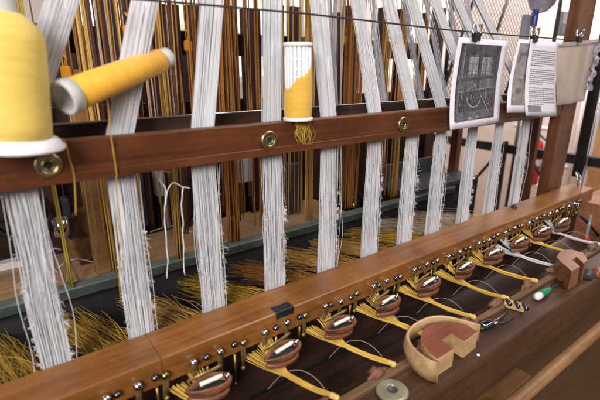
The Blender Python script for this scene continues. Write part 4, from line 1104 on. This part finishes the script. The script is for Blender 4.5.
# grey panel with squares, blue clamp lamp
YP = 1.55
a_, c_ = at(562, 11, y=YP), at(588, 38, y=YP)
t = thing('grey_panel', 'grey framed panel of squares beside the top of the end post', 'panel', ((a_.x+c_.x)/2, YP, c_.z))
b = MB(); b.box((a_.x, YP, c_.z), (c_.x, YP+.03, a_.z)); b.build('board', M['grey_panel'], t)
b = MB(); ww, hh_ = c_.x-a_.x, a_.z-c_.z
for i, (s0, t0, s1, t1) in enumerate(((.06, .08, .45, .42), (.06, .48, .45, .92), (.52, .08, .95, .42), (.52, .48, .95, .92))):
    b.box((a_.x+ww*s0, YP-.004, c_.z+hh_*t0), (a_.x+ww*s1, YP-.001, c_.z+hh_*t1), mi=i % 2)
b.build('square', [M['grey_panel'], M['grey_panel_light']], t)
b = MB()
for dx in (-.03, -.06): b.tube([(a_.x+dx, YP, -.5), (a_.x+dx, YP, .9)], .008, 8)
b.build('stand_rod', M['black_metal'], t)
q = at(535, 18, y=1.25)
t = thing('clamp_lamp', 'clear round lamp shade on a dark blue holder above the typed page', 'lamp', q)
b = MB(); b.lathe([(mm(10), -.04), (mm(11), 0), (mm(10), .045), (0, .045)], q, seg=18); b.lathe([(0, -.04), (mm(10), -.04)], q, seg=18); b.build('holder', M['blue_plastic'], t)
b = MB(); b.lathe([(mm(12), .03), (mm(30), .045), (mm(46), .085), (mm(50), .13), (mm(48), .13), (mm(28), .05), (mm(12), .036)], q, (.25, -.1, 1), 30); b.build('shade', M['clear'], t)
b = MB(); b.ball(q+Vector((.02, 0, .12)), mm(22), 0, 16); b.build('bulb', M['blue_plastic'], t)
b = MB(); b.box(q+Vector((-.028, .03, -.40)), q+Vector((.028, .06, .02))); b.build('bracket', M['grey_panel'], t)
# tan block, hook and strap beyond the batten end
b = MB(); b.box((2.80, 0.70, -1.0), (4.2, 0.98, -.765)); tag(b.build('tan_timber', M['tan_block']), 'tan timber beyond the right end of the batten', 'timber')
b = MB(); q = at(577, 205, y=.84)
b.tube([(q.x+.01, .84, .9), (q.x+.01, .84, q.z+.06), (q.x+.022, .84, q.z+.02), (q.x+.02, .84, q.z-.015), (q.x, .84, q.z-.02), (q.x-.012, .84, q.z), (q.x-.004, .84, q.z+.015)], mm(1.8), 8)
tag(b.build('wire_hook', M['chrome']), 'long thin wire hook hanging in front of the batten end', 'hook')
b = MB(); b.tube([at(578, 214, y=.86), at(587, 222, y=.83), at(599, 236, y=.80)], mm(6), 8, flat=.4); tag(b.build('black_strap', M['black_metal']), 'black strap slanting down beyond the batten end', 'strap')
q = at(585, 243, y=.68)
t = thing('red_screwdriver', 'small upright screwdriver with red and clear handle by batten end', 'screwdriver', q)
b = MB(); b.lathe([(0, 0), (mm(6), 0), (mm(6.5), .01), (mm(6.5), .03), (mm(5), .035), (0, .035)], q, seg=12); b.build('handle', M['red_plastic'], t)
b = MB(); b.lathe([(mm(4), .035), (mm(4.5), .06), (mm(4), .14), (0, .14)], q, seg=12); b.build('grip', M['clear'], t)
# pale box on the floor under the shelf
q = at(512, 376, y=.56)
t = thing('cardboard_box', 'tan cardboard box under the shelf at the bottom of the picture', 'box', (q.x, q.y, ZF))
b = MB(); b.box((q.x-.16, .52, ZF), (q.x+.06, .615, q.z)); b.build('carton', M['rod_wood'], t)
for o in SC.objects:
    if '_o' in o: del o['_o']
